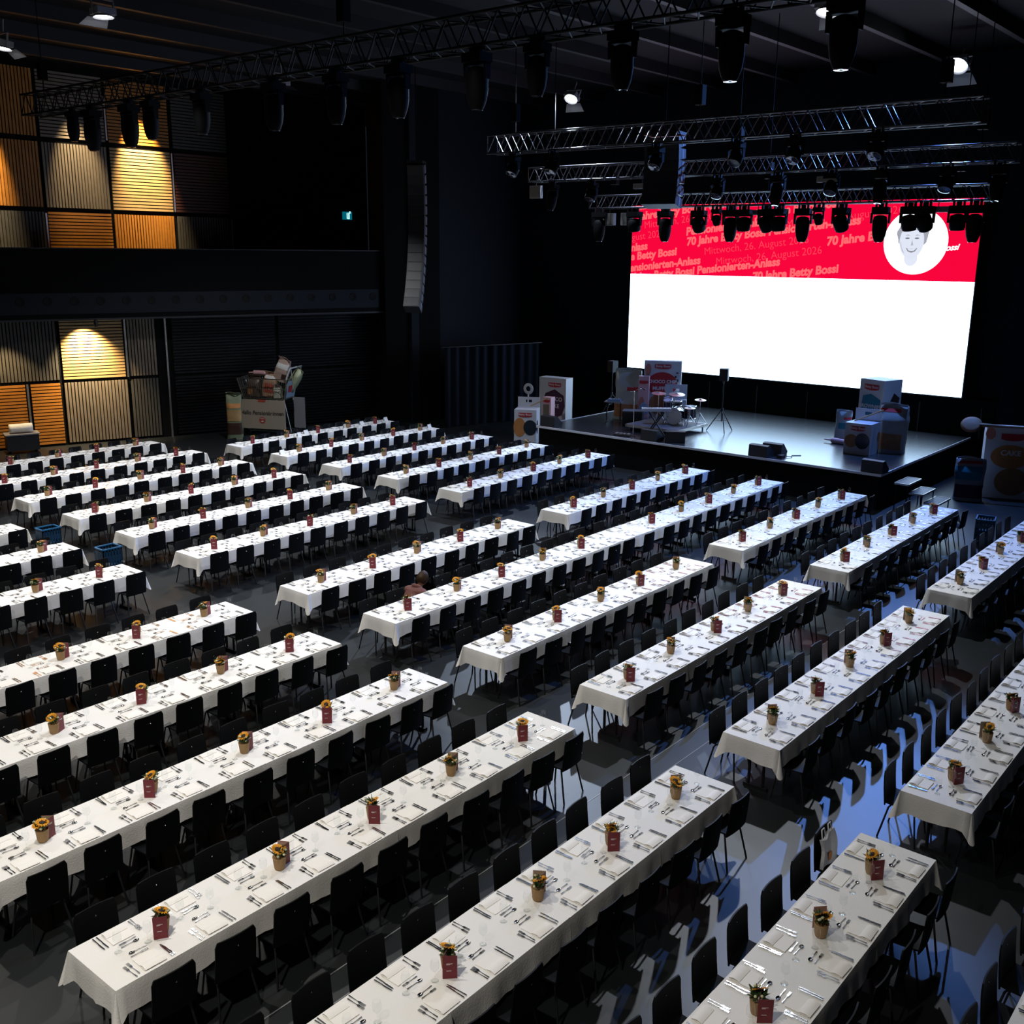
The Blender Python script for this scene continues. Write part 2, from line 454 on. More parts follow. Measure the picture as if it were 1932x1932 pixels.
# curtain left of the stage
b = MB()
P0, P1 = Vector((29.3, 27.75)), Vector((33.7, 26.55)); n = 110; V = []
for z in (.02, 1.5, 3.1):
    for i in range(n + 1):
        t = i / n; q = P0.lerp(P1, t); a = sin(t * 66) * .07 + sin(t * 23 + 1) * .03
        V.append((q.x + .263 * -a, q.y - .965 * a, z))
for i in range(n + 1):
    pass
b.add(V, [(r * (n + 1) + i, r * (n + 1) + i + 1, (r + 1) * (n + 1) + i + 1, (r + 1) * (n + 1) + i) for r in range(2) for i in range(n)], 0, True)
o = thing('curtain', 'tall dark navy pleated curtain closing off the corner beside the stage', 'curtain')
b.obj('drape', mat('navy_curtain', (.006, .008, .014), .85, spec=.1), o)
MB().tube([(29.2, 27.8, 3.12), (33.8, 26.5, 3.12)], .025).obj('rail', BLACKM, o)

# exit sign and small wall fixtures above the balcony
o = thing('exit_sign', 'small lit teal exit sign high on the dark wall above the balcony', 'sign', (32.3, 36.52, 8.05))
MB().box(-.25, -.05, 0, .25, .03, .34).obj('housing', mat('exit_green', (0, .1, .12), .4, emit=(0, .35, .5), es=.35), o)
MB().box(-.06, -.056, .05, -.01, -.051, .29).box(.04, -.056, .03, .1, -.051, .3).box(-.02, -.056, .03, .06, -.051, .07).box(.1, -.056, .27, .16, -.051, .36).obj('symbol', emis('exit_white', (.5, 1, .95), 1.6), o)
# ------------------------------------------------------------------ stage
SZB_ = 2.185
SX0, SX1, SY0, SY1, SZ = 27.38, 35.2, 9.78, 21.6, 1.0
st = thing('stage', 'wide black stage platform with pale metal edge in front of the screen', 'stage', (0, 0, 0))
MB().box(SX0, SY0, SZ - .06, SX1, SY1, SZ).obj('deck', STAGEM, st)
MB().box(SX0 + .04, SY0 + .04, .001, SX1, SY1 - .04, SZ - .06).obj('skirt', SKIRT, st)
MB().box(SX0 - .025, SY0 - .025, SZ - .055, SX0, SY1 + .025, SZ + .012).obj('edge_strip', STAGEEDGE, st)
for y in (SY0 - .025, SY1): MB().box(SX0, y, SZ - .055, SX1, y + .025, SZ + .012).obj('edge_strip', STAGEEDGE, st)
struct('wall_under_screen', MB().box(35.56, 8.6, 0, 36.0, 24.5, SZB_), BLACKW)
for i in range(7):
    y = 9.6 + i * 2.0
    struct('trim_%d' % (40 + i), MB().box(35.54, y, .95, 35.56, y + .03, 1.95), mat('dark_edge', (.025, .025, .032), .5))
# steps at the stage corner
for nm, x, y, z, lb in (('a', 28.35, 9.35, .74, 'topmost of three black mesh steps against the stage corner'),
                        ('b', 28.45, 8.98, .5, 'middle one of three black mesh steps beside the stage corner'),
                        ('c', 28.6, 8.6, .26, 'lowest of three black mesh steps beside the stage corner')):
    o = thing('stage_step', lb, 'step', (x, y, 0), group='stage steps')
    MB().box(-.5, -.19, z - .03, .5, .19, z).obj('tread', mat('step_mesh', (.055, .055, .065), .5, .4), o)
    MB().box(-.51, -.2, z - .04, .51, -.185, z + .01).box(-.51, .185, z - .04, .51, .2, z + .01).box(-.51, -.2, z - .04, -.495, .2, z + .01).box(.495, -.2, z - .04, .51, .2, z + .01).obj('frame', ALU, o)
    for sx in (-.46, .46):
        for sy in (-.16, .16): MB().tube([(sx, sy, 0), (sx, sy, z - .03)], .016).obj('leg', BLACKM, o)
o = thing('stage_step', 'single low step at the far corner of the stage by the egg-shaped window box', 'step', (27.05, 21.9, 0))
o['label'] = 'single low step against the far front corner of the stage'
MB().box(-.35, -.4, .38, .3, .4, .42).obj('tread', mat('step_mesh', (.055, .055, .065), .5, .4), o)
for sx in (-.3, .25):
    for sy in (-.36, .36): MB().tube([(sx, sy, 0), (sx, sy, .38)], .016).obj('leg', BLACKM, o)

# ------------------------------------------------------------------ LED screen
SCX, SYL, SYR, SZB, SZM, SZT = 35.5, 23.38, 10.28, 2.23, 5.93, 8.52
scr = thing('led_screen', 'huge lit stage screen, red lettered band over a white field', 'screen', (SCX, 0, 0))
scm = lambda x, y0, z0, y1, z1, dx: MB().add([(dx, y0, z0), (dx, y1, z0), (dx, y1, z1), (dx, y0, z1)], [(0, 1, 2, 3)])
MB().box(.0, SYR - .03, SZB - .04, .18, SYL + .03, SZT + .03).obj('cabinet', BLACKM, scr)
scm(0, SYL, SZB, SYR, SZM, -.012).obj('white_field', emis('screen_white', (.50, .73, 1), 6.4), scr)
scm(0, SYL, SZM, SYR, SZT, -.012).obj('red_band', emis('screen_red', (.82, .0015, .04), 1.15), scr)
BOLDM = emis('screen_salmon', (1.0, .135, .15), 1.1); THINM = emis('screen_thin', (1.0, .055, .1), 1.0)


def on_screen(pxx, pyy):     # picture point of the lettering -> metres on the screen plane
    d = CX * ((pxx - 966) / F_PX) - CY * ((pyy - 966) / F_PX) + _f
    t = SCX / d.x; q = CAM + d * t
    return q.y, q.z


clipL = [((0, SYL - .01, 0), (0, 1, 0)), ((0, SYR + .01, 0), (0, -1, 0)), ((0, 0, SZM + .005), (0, 0, -1)), ((0, 0, SZT - .01), (0, 0, 1))]
TXT = [(1207, 415, 'Jahre Betty Bossi Pensionierten-Anlass', 1), (1190, 398, 'Anlass 70 Jahre', 1), (1216, 431, 'Mittwoch, 26. August 2026', 0), (1426, 411, '70 Jahre Betty Bossi', 1),
       (1295, 444, 'Pensionierten-Anlass', 1), (1483, 430, 'Mittwoch, 26. August 2026', 0), (1193, 454, 'gust 2026', 0),
       (1296, 463, '70 Jahre Betty Bossi Pensionierten-Anlass', 1), (1191, 474, 'nlass', 1), (1329, 481, 'Mittwoch, 26. August 2026', 0),
       (1560, 463, '70 Jahre Betty Bossi', 1), (1190, 491, 'e Betty Bossi', 1), (1189, 512, 'ensionierten-Anlass', 1), (1351, 500, 'Mittwoch, 26. August 2026', 0),
       (1176, 531, '70 Jahre Betty Bossi Pensionierten-Anlass', 1), (1420, 529, '70 Jahre Betty Bossi', 1)]
for tx, ty, t, bd in TXT:
    y, z = on_screen(tx, ty)
    a = radians(6.3)
    mx = Matrix(((0, 0, -1, -.02), (-cos(a), sin(a), 0, y), (sin(a), cos(a), 0, z), (0, 0, 0, 1)))
    sz = .40 if bd else .38
    want = {'Pensionierten-Anlass': 2.65}
    m_ = text_mb(t, sz, .0175 if bd else -.003, .12 if bd else 0, mx, 0, clipL, space=1.0)
    if m_.v: m_.obj('lettering', BOLDM if bd else THINM, scr)
# white disc with a plain line-drawn smiling face
cy, cz, cr_ = 12.28, 7.18, 1.05


def disc(dx, y, z, ry, rz_, n=40, tilt=0, a0=0, a1=2 * pi):
    pts = []
    for i in range(n):
        a = a0 + (a1 - a0) * i / (n if a1 - a0 > 6.2 else n - 1)
        u, v = ry * cos(a), rz_ * sin(a)
        pts.append((dx, y - (u * cos(tilt) - v * sin(tilt)), z + u * sin(tilt) + v * cos(tilt)))
    return MB().add(pts, [tuple(range(n))])


por = disc(-.03, cy, cz, cr_, cr_, 48).obj('portrait_disc', emis('disc_white', (.92, .95, 1), 1.6), scr)
G = lambda v: emis('face_grey_%d' % int(v * 100), (v * .82, v * .86, v), 1)
fy, fz = cy + .10, cz + .02


def fpoly(dx, pts, m, nm):
    MB().add([(dx, fy - u, fz + v) for u, v in pts], [tuple(range(len(pts)))]).obj(nm, m, por)


hair = [(.50 * cos(a) * (1.06 if sin(a * 9) > 0 else 1), .22 + .52 * sin(a)) for a in [i * 2 * pi / 36 for i in range(36)]]
fpoly(-.034, hair, G(.45), 'drawn_hair')
disc(-.037, fy + .02, fz + .0, .40, .56, 36).obj('drawn_face', G(.93), por)
disc(-.036, fy, fz - .55, .22, .25, 24).obj('drawn_neck', G(.95), por)
for sx in (-1, 1):
    disc(-.040, fy + .01 - sx * .155, fz + .09, .075, .028, 18).obj('drawn_eye', G(.25), por)
    fpoly(-.040, [(sx * .07, .17), (sx * .15, .205), (sx * .25, .17), (sx * .15, .185)], G(.3), 'drawn_brow')
fpoly(-.040, [(-.01, .05), (.045, -.13), (-.05, -.14), (-.03, -.12)], G(.55), 'drawn_nose')
fpoly(-.040, [(-.19, -.22), (-.08, -.245), (.0, -.25), (.08, -.245), (.19, -.22), (.12, -.33), (0, -.37), (-.12, -.33)], G(.3), 'drawn_mouth')
fpoly(-.043, [(-.15, -.235), (0, -.26), (.15, -.235), (.09, -.3), (0, -.315), (-.09, -.3)], G(.97), 'drawn_teeth')
fpoly(-.0395, [(-.38, .02), (-.33, -.2), (-.22, -.4), (-.3, -.33), (-.38, -.12)], G(.62), 'drawn_shade')
y, z = on_screen(1784, 473)
text_mb('ossi', .26, .008, .4, Matrix(((0, 0, -1, -.025), (-1, .09, 0, y), (.09, 1, 0, z), (0, 0, 0, 1)))).obj('lettering', emis('disc_white', (.92, .95, 1), 1.6), scr)

# ------------------------------------------------------------------ tables
ROWS = [29.4, 27.12, 24.87, 22.5, 20.17, 17.85, 14.46, 12.2, 9.9, 7.63, 5.33, 3.03, 1.02]
ORD = ['first', 'second', 'third', 'fourth', 'fifth', 'sixth', 'seventh', 'eighth', 'ninth', 'tenth', 'eleventh', 'twelfth', 'thirteenth']
BL = {'camera-block': (3.60, 10.06, 4.0, .635, range(3, 13)), 'middle-block': (11.25, 17.78, 11.58, .635, range(0, 12)), 'stage-block': (19.03, 25.78, 19.42, .66, range(1, 11))}
W2 = .39


def cloth_mesh(name, L, dl, dr, seed, W=W2 + .006, zt=.752):
    rnd = random.Random(seed); b = MB()
    b.box(0, -W, zt - .004, L, W, zt)
    ph = [rnd.uniform(0, 6.28) for _ in range(8)]; drop = .25

    def strip(pts):
        R = 6; V = []
        for (x, y, nx, ny, cf, s) in pts:
            wv = .010 * sin(s * 9 + ph[0]) + .007 * sin(s * 21 + ph[1]) + .004 * sin(s * 37 + ph[2])
            hm = 1 + .05 * sin(s * 5 + ph[3]) + .03 * sin(s * 13 + ph[4]) + .42 * cf
            for k in range(R + 1):
                t = k / R
                o = .006 * min(1, t * 5) + (.016 + wv) * t + cf * .085 * t ** 1.2
                V.append((x + nx * o, y + ny * o, zt - .001 - drop * hm * (t if k else 0)))
        n = len(pts); Fs = [(i * (R + 1) + k, (i + 1) * (R + 1) + k, (i + 1) * (R + 1) + k + 1, i * (R + 1) + k + 1) for i in range(n - 1) for k in range(R)]
        b.add(V, Fs, 0, True)

    def run(x0, y0, x1, y1, nx, ny, s0, c0, c1):
        ln = sqrt((x1 - x0) ** 2 + (y1 - y0) ** 2); n = max(3, int(ln / .07)); o = []
        for i in range(n + 1):
            t = i / n; d0, d1 = t * ln, (1 - t) * ln
            cf = (max(0, 1 - d0 / .10) ** 1.5 * .55 if c0 else 0) + (max(0, 1 - d1 / .10) ** 1.5 * .55 if c1 else 0)
            o.append((x0 + (x1 - x0) * t, y0 + (y1 - y0) * t, nx, ny, cf, s0 + d0))
        return o

    def corner(x, y, a0, a1, s):
        return [(x, y, cos(a0 + (a1 - a0) * i / 6), sin(a0 + (a1 - a0) * i / 6), .55 + .45 * sin(pi * i / 6), s) for i in range(7)]
    if dl and not dr:
        strip(run(L, W, 0, W, 0, 1, 0, False, True) + corner(0, W, pi / 2, pi, 1.7) + run(0, W, 0, -W, -1, 0, 2, True, True) + corner(0, -W, pi, 1.5 * pi, 2.9) + run(0, -W, L, -W, 0, -1, 3, True, False))
    elif dr and not dl:
        strip(run(0, -W, L, -W, 0, -1, 0, False, True) + corner(L, -W, -pi / 2, 0, 1.7) + run(L, -W, L, W, 1, 0, 2, True, True) + corner(L, W, 0, pi / 2, 2.9) + run(L, W, 0, W, 0, 1, 3, True, False))
    else:
        strip(run(0, -W, L, -W, 0, -1, 0, False, False)); strip(run(L, W, 0, W, 0, 1, 4, False, False))
    return b.mesh(name, LINEN)


# table prototype
TL = 1.61


def make_table():
    t = thing('folding_table', 'x', 'table')
    MB().box(.01, -W2, .722, TL - .01, W2, .746).obj('tabletop', TABTOP, t)
    for x in (.22, TL - .22):
        b = MB()
        for y in (-.1, .1): b.tube([(x, y, .03), (x, y, .722)], .02)
        b.box(x - .03, -.165, .0, x + .03, .165, .045); b.box(x - .02, -.3, .69, x + .02, .3, .722)
        b.obj('leg', BLACKM, t)
    return reg(t)


def chair_parts():
    seat = MB().shell(lambda u, v: (-.205 + .41 * v, -.20 + .40 * u, .452 - .022 * sin(pi * min(1, u * 1.1)) * (1 - (2 * v - 1) ** 2 * .6) + (.012 * (2 * v - 1) ** 2)), 8, 8, .016)

    def back(u, v):
        wd = .212 - .004 * u - (.022 * max(0, (u - .88) / .12) ** 3)
        x = (2 * v - 1) * wd
        return (x, -.19 - .055 * u - .035 * (1 - (u - .1) ** 2) * .6 + .018 * (2 * v - 1) ** 2, .435 + .425 * u)
    bk = MB().shell(lambda u, v: back(v, u), 8, 9, .014)
    legs = []
    for sx in (-1, 1):
        legs.append(MB().tube([(sx * .14, .13, .425), (sx * .165, .15, .40), (sx * .215, .205, .004)], .0115, 6))
        legs.append(MB().tube([(sx * .14, -.13, .425), (sx * .165, -.15, .40), (sx * .215, -.235, .004)], .0115, 6))
    fr = MB().tube([(-.14, .13, .425), (.14, .13, .425)], .011, 6).tube([(-.14, -.13, .425), (.14, -.13, .425)], .011, 6).box(-.012, -.14, .418, .012, .14, .43)
    rv = MB().lathe([(.001, .006), (.006, .005), (.009, 0)], 8, 0, TR(0, -.258, .76) @ RX(-pi / 2)).lathe([(.001, .006), (.006, .005), (.009, 0)], 8, 0, TR(0, -.243, .76) @ RX(pi / 2) @ TR(0, 0, -.018))
    return seat, bk, legs, fr, rv


CP = chair_parts()


def make_chair():
    t = thing('banquet_chair', 'x', 'chair')
    CP[0].obj('seat', CHAIRM, t); CP[1].obj('backrest', CHAIRM, t)
    for l in CP[2]: l.obj('leg', BLACKM, t)
    CP[3].obj('seat_frame', BLACKM, t); CP[4].obj('rivet', RIVET, t)
    return reg(t)


# ------------------------------------------------------------------ table settings: meshes in the diner's frame (x to the diner's right, y to the table centre)
def knife_mb():
    b = MB(); b.add([(-.0065, 0, .002), (.0065, 0, .002), (.005, .10, .002), (-.005, .10, .002), (-.0065, 0, .009), (.0065, 0, .009), (.005, .10, .008), (-.005, .10, .008)],
                    [(0, 3, 2, 1), (4, 5, 6, 7), (0, 1, 5, 4), (1, 2, 6, 5), (2, 3, 7, 6), (3, 0, 4, 7)])
    pr = [(-.005, .10), (.006, .10), (.0095, .125), (.0095, .17), (.007, .2), (-.001, .218), (-.005, .2)]
    return b.prism(pr, .004, .0062)


def fork_mb(s=1.0):
    b = MB(); pts = [(-.0065, 0), (.0065, 0), (.003, .075), (.003, .11), (.012, .128), (.012, .145), (-.012, .145), (-.012, .128), (-.003, .11), (-.003, .075)]
    b.prism([(x * s, y * s) for x, y in pts], .003, .006)
    for i in range(4):
        x = (-.0118 + i * .0068) * s; b.box(x, .145 * s, .0035, x + .0034 * s, .195 * s, .006)
    return b


def spoon_mb():
    b = MB(); b.prism([(-.0055, 0), (.0055, 0), (.0028, .06), (.0028, .115), (-.0028, .115), (-.0028, .06)], .003, .006)
    n = 14; V = []
    for k in range(4):
        r = (1, .8, .45, .02)[k]; z = (.0075, .0035, .0012, .0005)[k]
        V += [(.0175 * r * cos(2 * pi * i / n), .142 + .029 * r * sin(2 * pi * i / n), z) for i in range(n)]
    return b.add(V, [(k * n + i, k * n + (i + 1) % n, (k + 1) * n + (i + 1) % n, (k + 1) * n + i) for k in range(3) for i in range(n)], 0, True)


def napkin_mb(v=0):
    b = MB(); b.box(-.105, -.10, .001, .105, .11, .0055)
    if v == 0:
        b.shell(lambda u, w_: (-.103 + .206 * w_, -.112 + .10 * u, .0058 + .014 * sin(pi * u) * (.75 + .25 * w_)), 6, 4, .004)
    else:
        b.shell(lambda u, w_: (-.10 + .12 * u, -.10 + .205 * w_, .0062 + .009 * sin(pi * u) * (1 - .6 * w_)), 6, 4, .004)
    return b


def wineglass_mb():
    b = MB()
    b.lathe([(.001, .003), (.034, .0015), (.033, .0035), (.008, .009), (.0042, .02), (.0038, .085), (.007, .096), (.024, .106), (.036, .125), (.0395, .145), (.036, .175), (.0305, .205)], 16)
    return b


SET = {  # kind: (mesh builder, material, placements in one setting, category, plain words)
    'dinner_knife': (knife_mb(), STEEL, [(.155, -.105, 0), (.182, -.1, .02)], 'knife', ('inner', 'outer')),
    'dinner_fork': (fork_mb(), STEEL, [(-.155, -.1, 0), (-.187, -.115, .02)], 'fork', ('inner', 'outer')),
    'dessert_spoon': (spoon_mb(), STEEL, [(.085, .193, pi / 2)], 'dessert spoon', ('',)),
    'dessert_fork': (fork_mb(.85), STEEL, [(-.085, .150, -pi / 2)], 'dessert fork', ('',)),
    'paper_napkin': (napkin_mb(0), PAPER, [(0, 0, 0)], 'napkin', ('',)),
    'wine_glass': (wineglass_mb(), GLASS, [(.135, .232, 0)], 'wine glass', ('',)),
}

seats = []      # (px, py, dist, x, y, rz, side, nth from stage, block, row)
units = []
for bk_, (x0, x1, s0, sp_, rr) in BL.items():
    for ri in rr:
        y = ROWS[ri]
        if bk_ == 'camera-block' and ri == 12: pass
        ns = 10
        units.append((bk_, ri, x0, x1, y))
        for k in range(ns):
            for sd in (-1, 1):
                seats.append((bk_, ri, sd, s0 + k * sp_, y, ORD[ns - 1 - k]))
# the seventh... the long joined table runs across the aisle in the eighth row
for k in range(2):
    for sd in (-1, 1): seats.append(('bridge', 7, sd, 17.28 + .62 + k * .72, 12.2, ORD[1 - k]))


def where(bk_, ri, sd, nth):
    side = 'wall side' if sd > 0 else 'near side'
    if bk_ == 'bridge': return '%s, %s place from stage, aisle-bridging table, eighth row' % (side, nth)
    return '%s, %s place from stage, %s, %s row from slatted wall' % (side, nth, bk_, ORD[ri])


def infr(x, y, z, mg=40):
    p = px(x, y, z)
    return p and -mg < p[0] < 1932 + mg and -mg < p[1] < 1932 + mg


# cloths and tables
rnd = random.Random(3)
CL = {(k, v): cloth_mesh('tablecloth', TL + (.05 if k == 'mid' else .02), k == 'start', k == 'end', v * 7 + len(k)) for k in ('start', 'mid', 'end') for v in range(3)}
CLS = {('start', v): cloth_mesh('tablecloth', 1.70, True, False, v + 50) for v in range(2)}
CLS.update({('end', v): cloth_mesh('tablecloth', 1.70, False, True, v + 60) for v in range(2)})
tproto = make_table(); first_t = True
PLACE4 = ['at the aisle end', 'second from the aisle end', 'second from the stage end', 'at the stage end']


def put_table(x, y, L, words):
    global first_t
    lab = 'dark table under cloth ' + words
    if first_t:
        o = tproto; o.location = (x, y, 0); o['label'] = lab; first_t = False; o['group'] = 'folding tables set in long rows'
    else: o = dup(tproto, (x, y, 0), 0, lab)
    o.scale = (L / TL, 1, 1)


cl_n = 0
for bk_, ri, x0, x1, y in units:
    bridged = ri == 7 and bk_ != 'camera-block'
    L = (x1 - x0) / 4
    for i in range(4):
        xa = x0 + i * L
        if not any(infr(xx, yy, .75, 60) for xx in (xa, xa + L, xa + L / 2) for yy in (y - .4, y + .4)): continue
        kind = 'start' if i == 0 else 'end' if i == 3 else 'mid'
        if bridged and ((bk_ == 'middle-block' and i == 3) or (bk_ == 'stage-block' and i == 0)): kind = 'mid'
        wd = '%s of %s, %s row from slatted wall' % (PLACE4[i], bk_, ORD[ri])
        put_table(xa, y, L, wd)
        me = CL[(kind, cl_n % 3)]; cl_n += 1
        o = bpy.data.objects.new('tablecloth', me); C.objects.link(o)
        o.location = (xa - (.02 if kind == 'mid' else 0) - (.02 if kind == 'end' else 0), y, .003 if i % 2 else 0)
        o.scale = (L / TL, 1, 1)
        o['label'] = 'white cloth %s of %s, %s row from slatted wall' % (PLACE4[i], bk_, ORD[ri]); o['category'] = 'tablecloth'; o['group'] = 'white tablecloths on the long rows'
o = bpy.data.objects.new('tablecloth', CL[('mid', 1)]); C.objects.link(o); o.location = (17.76, 12.2, .006); o.scale = ((1.3) / 1.66, 1, 1)
o['label'] = 'white cloth on the table bridging the aisle in the eighth row from slatted wall'; o['category'] = 'tablecloth'; o['group'] = 'white tablecloths on the long rows'
put_table(17.79, 12.2, 1.23, 'bridging the aisle, eighth row from slatted wall')

# chairs: the 300 that show largest are things, the rest one mass
cand = []
for bk_, ri, sd, x, y, nth in seats:
    cy_ = y + sd * (W2 + .045)
    p = px(x, cy_ + sd * .2, .7)
    if not p or not (-150 < p[0] < 2080 and -150 < p[1] < 2080): continue
    if ri == 7 and bk_ == 'middle-block' and sd > 0 and abs(x - 12.85) < .2: continue      # someone crouches in this gap
    inside = infr(x, cy_ + sd * .2, .65, 15)
    cand.append(((1 if sd < 0 else .62) / p[2] * (1 if inside else .02), bk_, ri, sd, x + rnd.uniform(-.02, .02), cy_ + rnd.uniform(-.02, .03) * sd, nth, rnd.uniform(-.06, .06)))
cand.sort(key=lambda c: -c[0])
cproto = make_chair(); first = True
CHAIR_LAB = 'black chair, %s, %s from stage, %s, %s row from slatted wall'
for sc_, bk_, ri, sd, x, y, nth, jit in cand[:300]:
    side = 'wall side' if sd > 0 else 'near side'
    lab = CHAIR_LAB % (side, nth, bk_, ORD[ri]) if bk_ != 'bridge' else 'black chair, %s, %s from stage, at the table bridging the aisle' % (side, nth)
    rz = jit + (0 if sd < 0 else pi)
    if first:
        o = cproto; o.location = (x, y, 0); o.rotation_euler = (0, 0, rz); o['label'] = lab; o['group'] = 'black chairs along the tables'; first = False
    else: dup(cproto, (x, y, 0), rz, lab)


def mass(name, label, cat, parts, xf, mats):
    """one mesh of many small copies: parts = [(MB, material index)], xf = [(x, y, z, rz)]"""
    V = []; Fs = []; MI = []; S = []; off = 0
    for mb, mi in parts:
        v0 = np.array(mb.v); 
        for x, y, z, r in xf:
            c, s = cos(r), sin(r)
            V.append(np.column_stack((v0[:, 0] * c - v0[:, 1] * s + x, v0[:, 0] * s + v0[:, 1] * c + y, v0[:, 2] + z)))
            Fs += [tuple(i + off for i in f) for f in mb.f]; MI += [mi] * len(mb.f); S += mb.s; off += len(v0)
    me = bpy.data.meshes.new(name); me.from_pydata(np.concatenate(V).tolist(), [], Fs)
    me.polygons.foreach_set('material_index', MI); me.polygons.foreach_set('use_smooth', S)
    for m in mats: me.materials.append(m)
    o = bpy.data.objects.new(name, me); C.objects.link(o); o['label'] = label; o['category'] = cat; o['kind'] = 'stuff'
    return o


rest = [(x, y, 0, j + (0 if sd < 0 else pi)) for _, _, _, sd, x, y, _, j in cand[300:]]
mass('chair_mass', 'the many further black chairs along the tables toward wall and stage', 'chairs', [(CP[0], 0), (CP[1], 0), (CP[3], 1), (CP[4], 2)] + [(l, 1) for l in CP[2]], rest, [CHAIRM, BLACKM, RIVET])

# settings
sets = []
for bk_, ri, sd, x, y, nth in seats:
    p = px(x, y + sd * .2, .75)
    if p and -60 < p[0] < 1990 and -60 < p[1] < 1990:
        sets.append(((1 if infr(x, y + sd * .2, .75, 0) else .05) / p[2], bk_, ri, sd, x, y, nth))
sets.sort(key=lambda s: -s[0])
COLW = {'dinner_knife': 'steel knife', 'dinner_fork': 'steel fork', 'dessert_spoon': 'dessert spoon', 'dessert_fork': 'dessert fork', 'paper_napkin': 'white napkin', 'wine_glass': 'clear wineglass'}
ZC = .7565
# seats whose glass or napkin is missing or moved stay simple: every place is laid alike, each piece a little askew
for kind, (mb, m_, places, cat, wds) in SET.items():
    me = mb.mesh(kind, m_); n_ = 0; over = []
    for _, bk_, ri, sd, x, y, nth in sets:
        for (lx, ly, la), wd in zip(places, wds):
            lx += rnd.uniform(-.007, .007) * (2 if kind == 'wine_glass' else 1); ly += rnd.uniform(-.007, .007) * (2 if kind == 'wine_glass' else 1)
            a = (0 if sd < 0 else pi); ny = y + sd * (.262)
            X = x + lx * cos(a) - ly * sin(a); Y = ny + lx * sin(a) + ly * cos(a); R = a + la + rnd.uniform(-.05, .05)
            z = ZC if kind != 'paper_napkin' else ZC - .001
            if n_ < 300:
                o = bpy.data.objects.new(kind, me); C.objects.link(o); o.location = (X, Y, z); o.rotation_euler = (0, 0, R)
                o['label'] = ((wd + ' ') if wd else '') + COLW[kind] + ', ' + where(bk_, ri, sd, nth).replace(' place from stage', ' from stage' if wd else ' place from stage')
                o['category'] = cat; o['group'] = 'place settings: ' + cat; n_ += 1
            else: over.append((X, Y, z, R))
    if over: mass(kind + '_mass', 'the many further %s pieces laid on the tables toward wall and stage' % COLW[kind], cat + 's', [(mb, 0)], over, [m_])

# ------------------------------------------------------------------ flower pots and menu cards
def pot_mb():
    return MB().lathe([(.001, .0), (.040, .0), (.046, .02), (.054, .1), (.057, .112), (.052, .112), (.049, .1), (.001, .095)], 18)


def foliage_mb(seed):
    r = random.Random(seed); b = MB()
    for i in range(46):
        a = r.uniform(0, 2 * pi); tl = r.uniform(.05, 1.1); ln = r.uniform(.04, .085); wd = r.uniform(.009, .017)
        bx, by = .03 * cos(a) * r.random(), .03 * sin(a) * r.random(); z0 = .105 + r.uniform(0, .03)
        d = Vector((sin(tl) * cos(a), sin(tl) * sin(a), cos(tl))); s_ = d.cross(Vector((0, 0, 1)) if abs(d.z) < .95 else Vector((1, 0, 0))).normalized()
        p = Vector((bx, by, z0)); n_ = s_.cross(d)
        q = [p, p + d * ln * .5 + s_ * wd + n_ * .006, p + d * ln, p + d * ln * .5 - s_ * wd + n_ * .006]
        b.add([tuple(v) for v in q], [(0, 1, 2), (0, 2, 3)], 0)
    for i in range(9):
        a = r.uniform(0, 2 * pi); R_ = r.uniform(.025, .062); z0 = .125 + r.uniform(0, .045)
        b.lathe([(.001, .0), (.010, .003), (.012, .010), (.006, .017), (.001, .018)], 6, 1, TR(R_ * cos(a), R_ * sin(a), z0))
    for i in range(7):
        a = r.uniform(0, 2 * pi); ln = r.uniform(.07, .11)
        b.tube([(.02 * cos(a), .02 * sin(a), .1), (.06 * cos(a), .06 * sin(a), .1 + ln)], .0022, 4, 0)
    return b


def sunflower_mb():
    b = MB(); n = 16
    for ring in range(2):
        for i in range(n):
            a = 2 * pi * (i + ring * .5) / n; L = .046 - ring * .006; w_ = .0085
            c, s = cos(a), sin(a); z1, z2 = .004 + ring * .004, .010 - ring * .004
            P = [(.013, 0, .002), (.028, w_, z2), (L, 0, z1), (.028, -w_, z2)]
            b.add([(x * c - y * s, x * s + y * c, z) for x, y, z in P], [(0, 1, 2), (0, 2, 3)])
    return b


PM, SM, CM = pot_mb().mesh('pot', POTM), sunflower_mb().mesh('sunflower', PETAL), MB().lathe([(.019, .001), (.018, .006), (.011, .010), (.001, .011)], 14).mesh('flower_centre', FCENT)
FM = [foliage_mb(s).mesh('foliage', [SOIL, BLOSSOM]) for s in range(5)]


def menu_mbs():
    Wd, Ht, op = .118, .21, radians(33)
    out = MB(); ins = MB(); ink = MB()
    for sg in (-1, 1):
        a = sg * op
        mx = RZ(a)
        f = lambda x, y0, y1: None
        if sg < 0: out.box(0, -.0012, 0, Wd, 0, Ht, 0, mx); ins.box(.001, .0001, .001, Wd - .001, .0012, Ht - .001, 0, mx)
        else: out.box(0, 0, 0, Wd, .0012, Ht, 0, mx); ins.box(.001, -.0012, .001, Wd - .001, -.0001, Ht - .001, 0, mx)
    mx = RZ(-op)
    for z, l in ((.135, .05), (.127, .03), (.07, .04)): ink.box(.03, -.0022, z, .03 + l, -.0013, z + .004, 0, mx)
    mx = RZ(op)
    for z, l in ((.15, .06), (.142, .035)): ink.box(.03, .0013, z, .03 + l, .0022, z + .004, 0, mx)
    return out, ins, ink


mo, mi_, mk = menu_mbs()
MO, MI, MK = mo.mesh('cover', REDCARD), mi_.mesh('inside', KRAFTCARD), mk.mesh('printed_lines', WHITEINK)
MI2 = mi_.mesh('inside', PINKCARD)


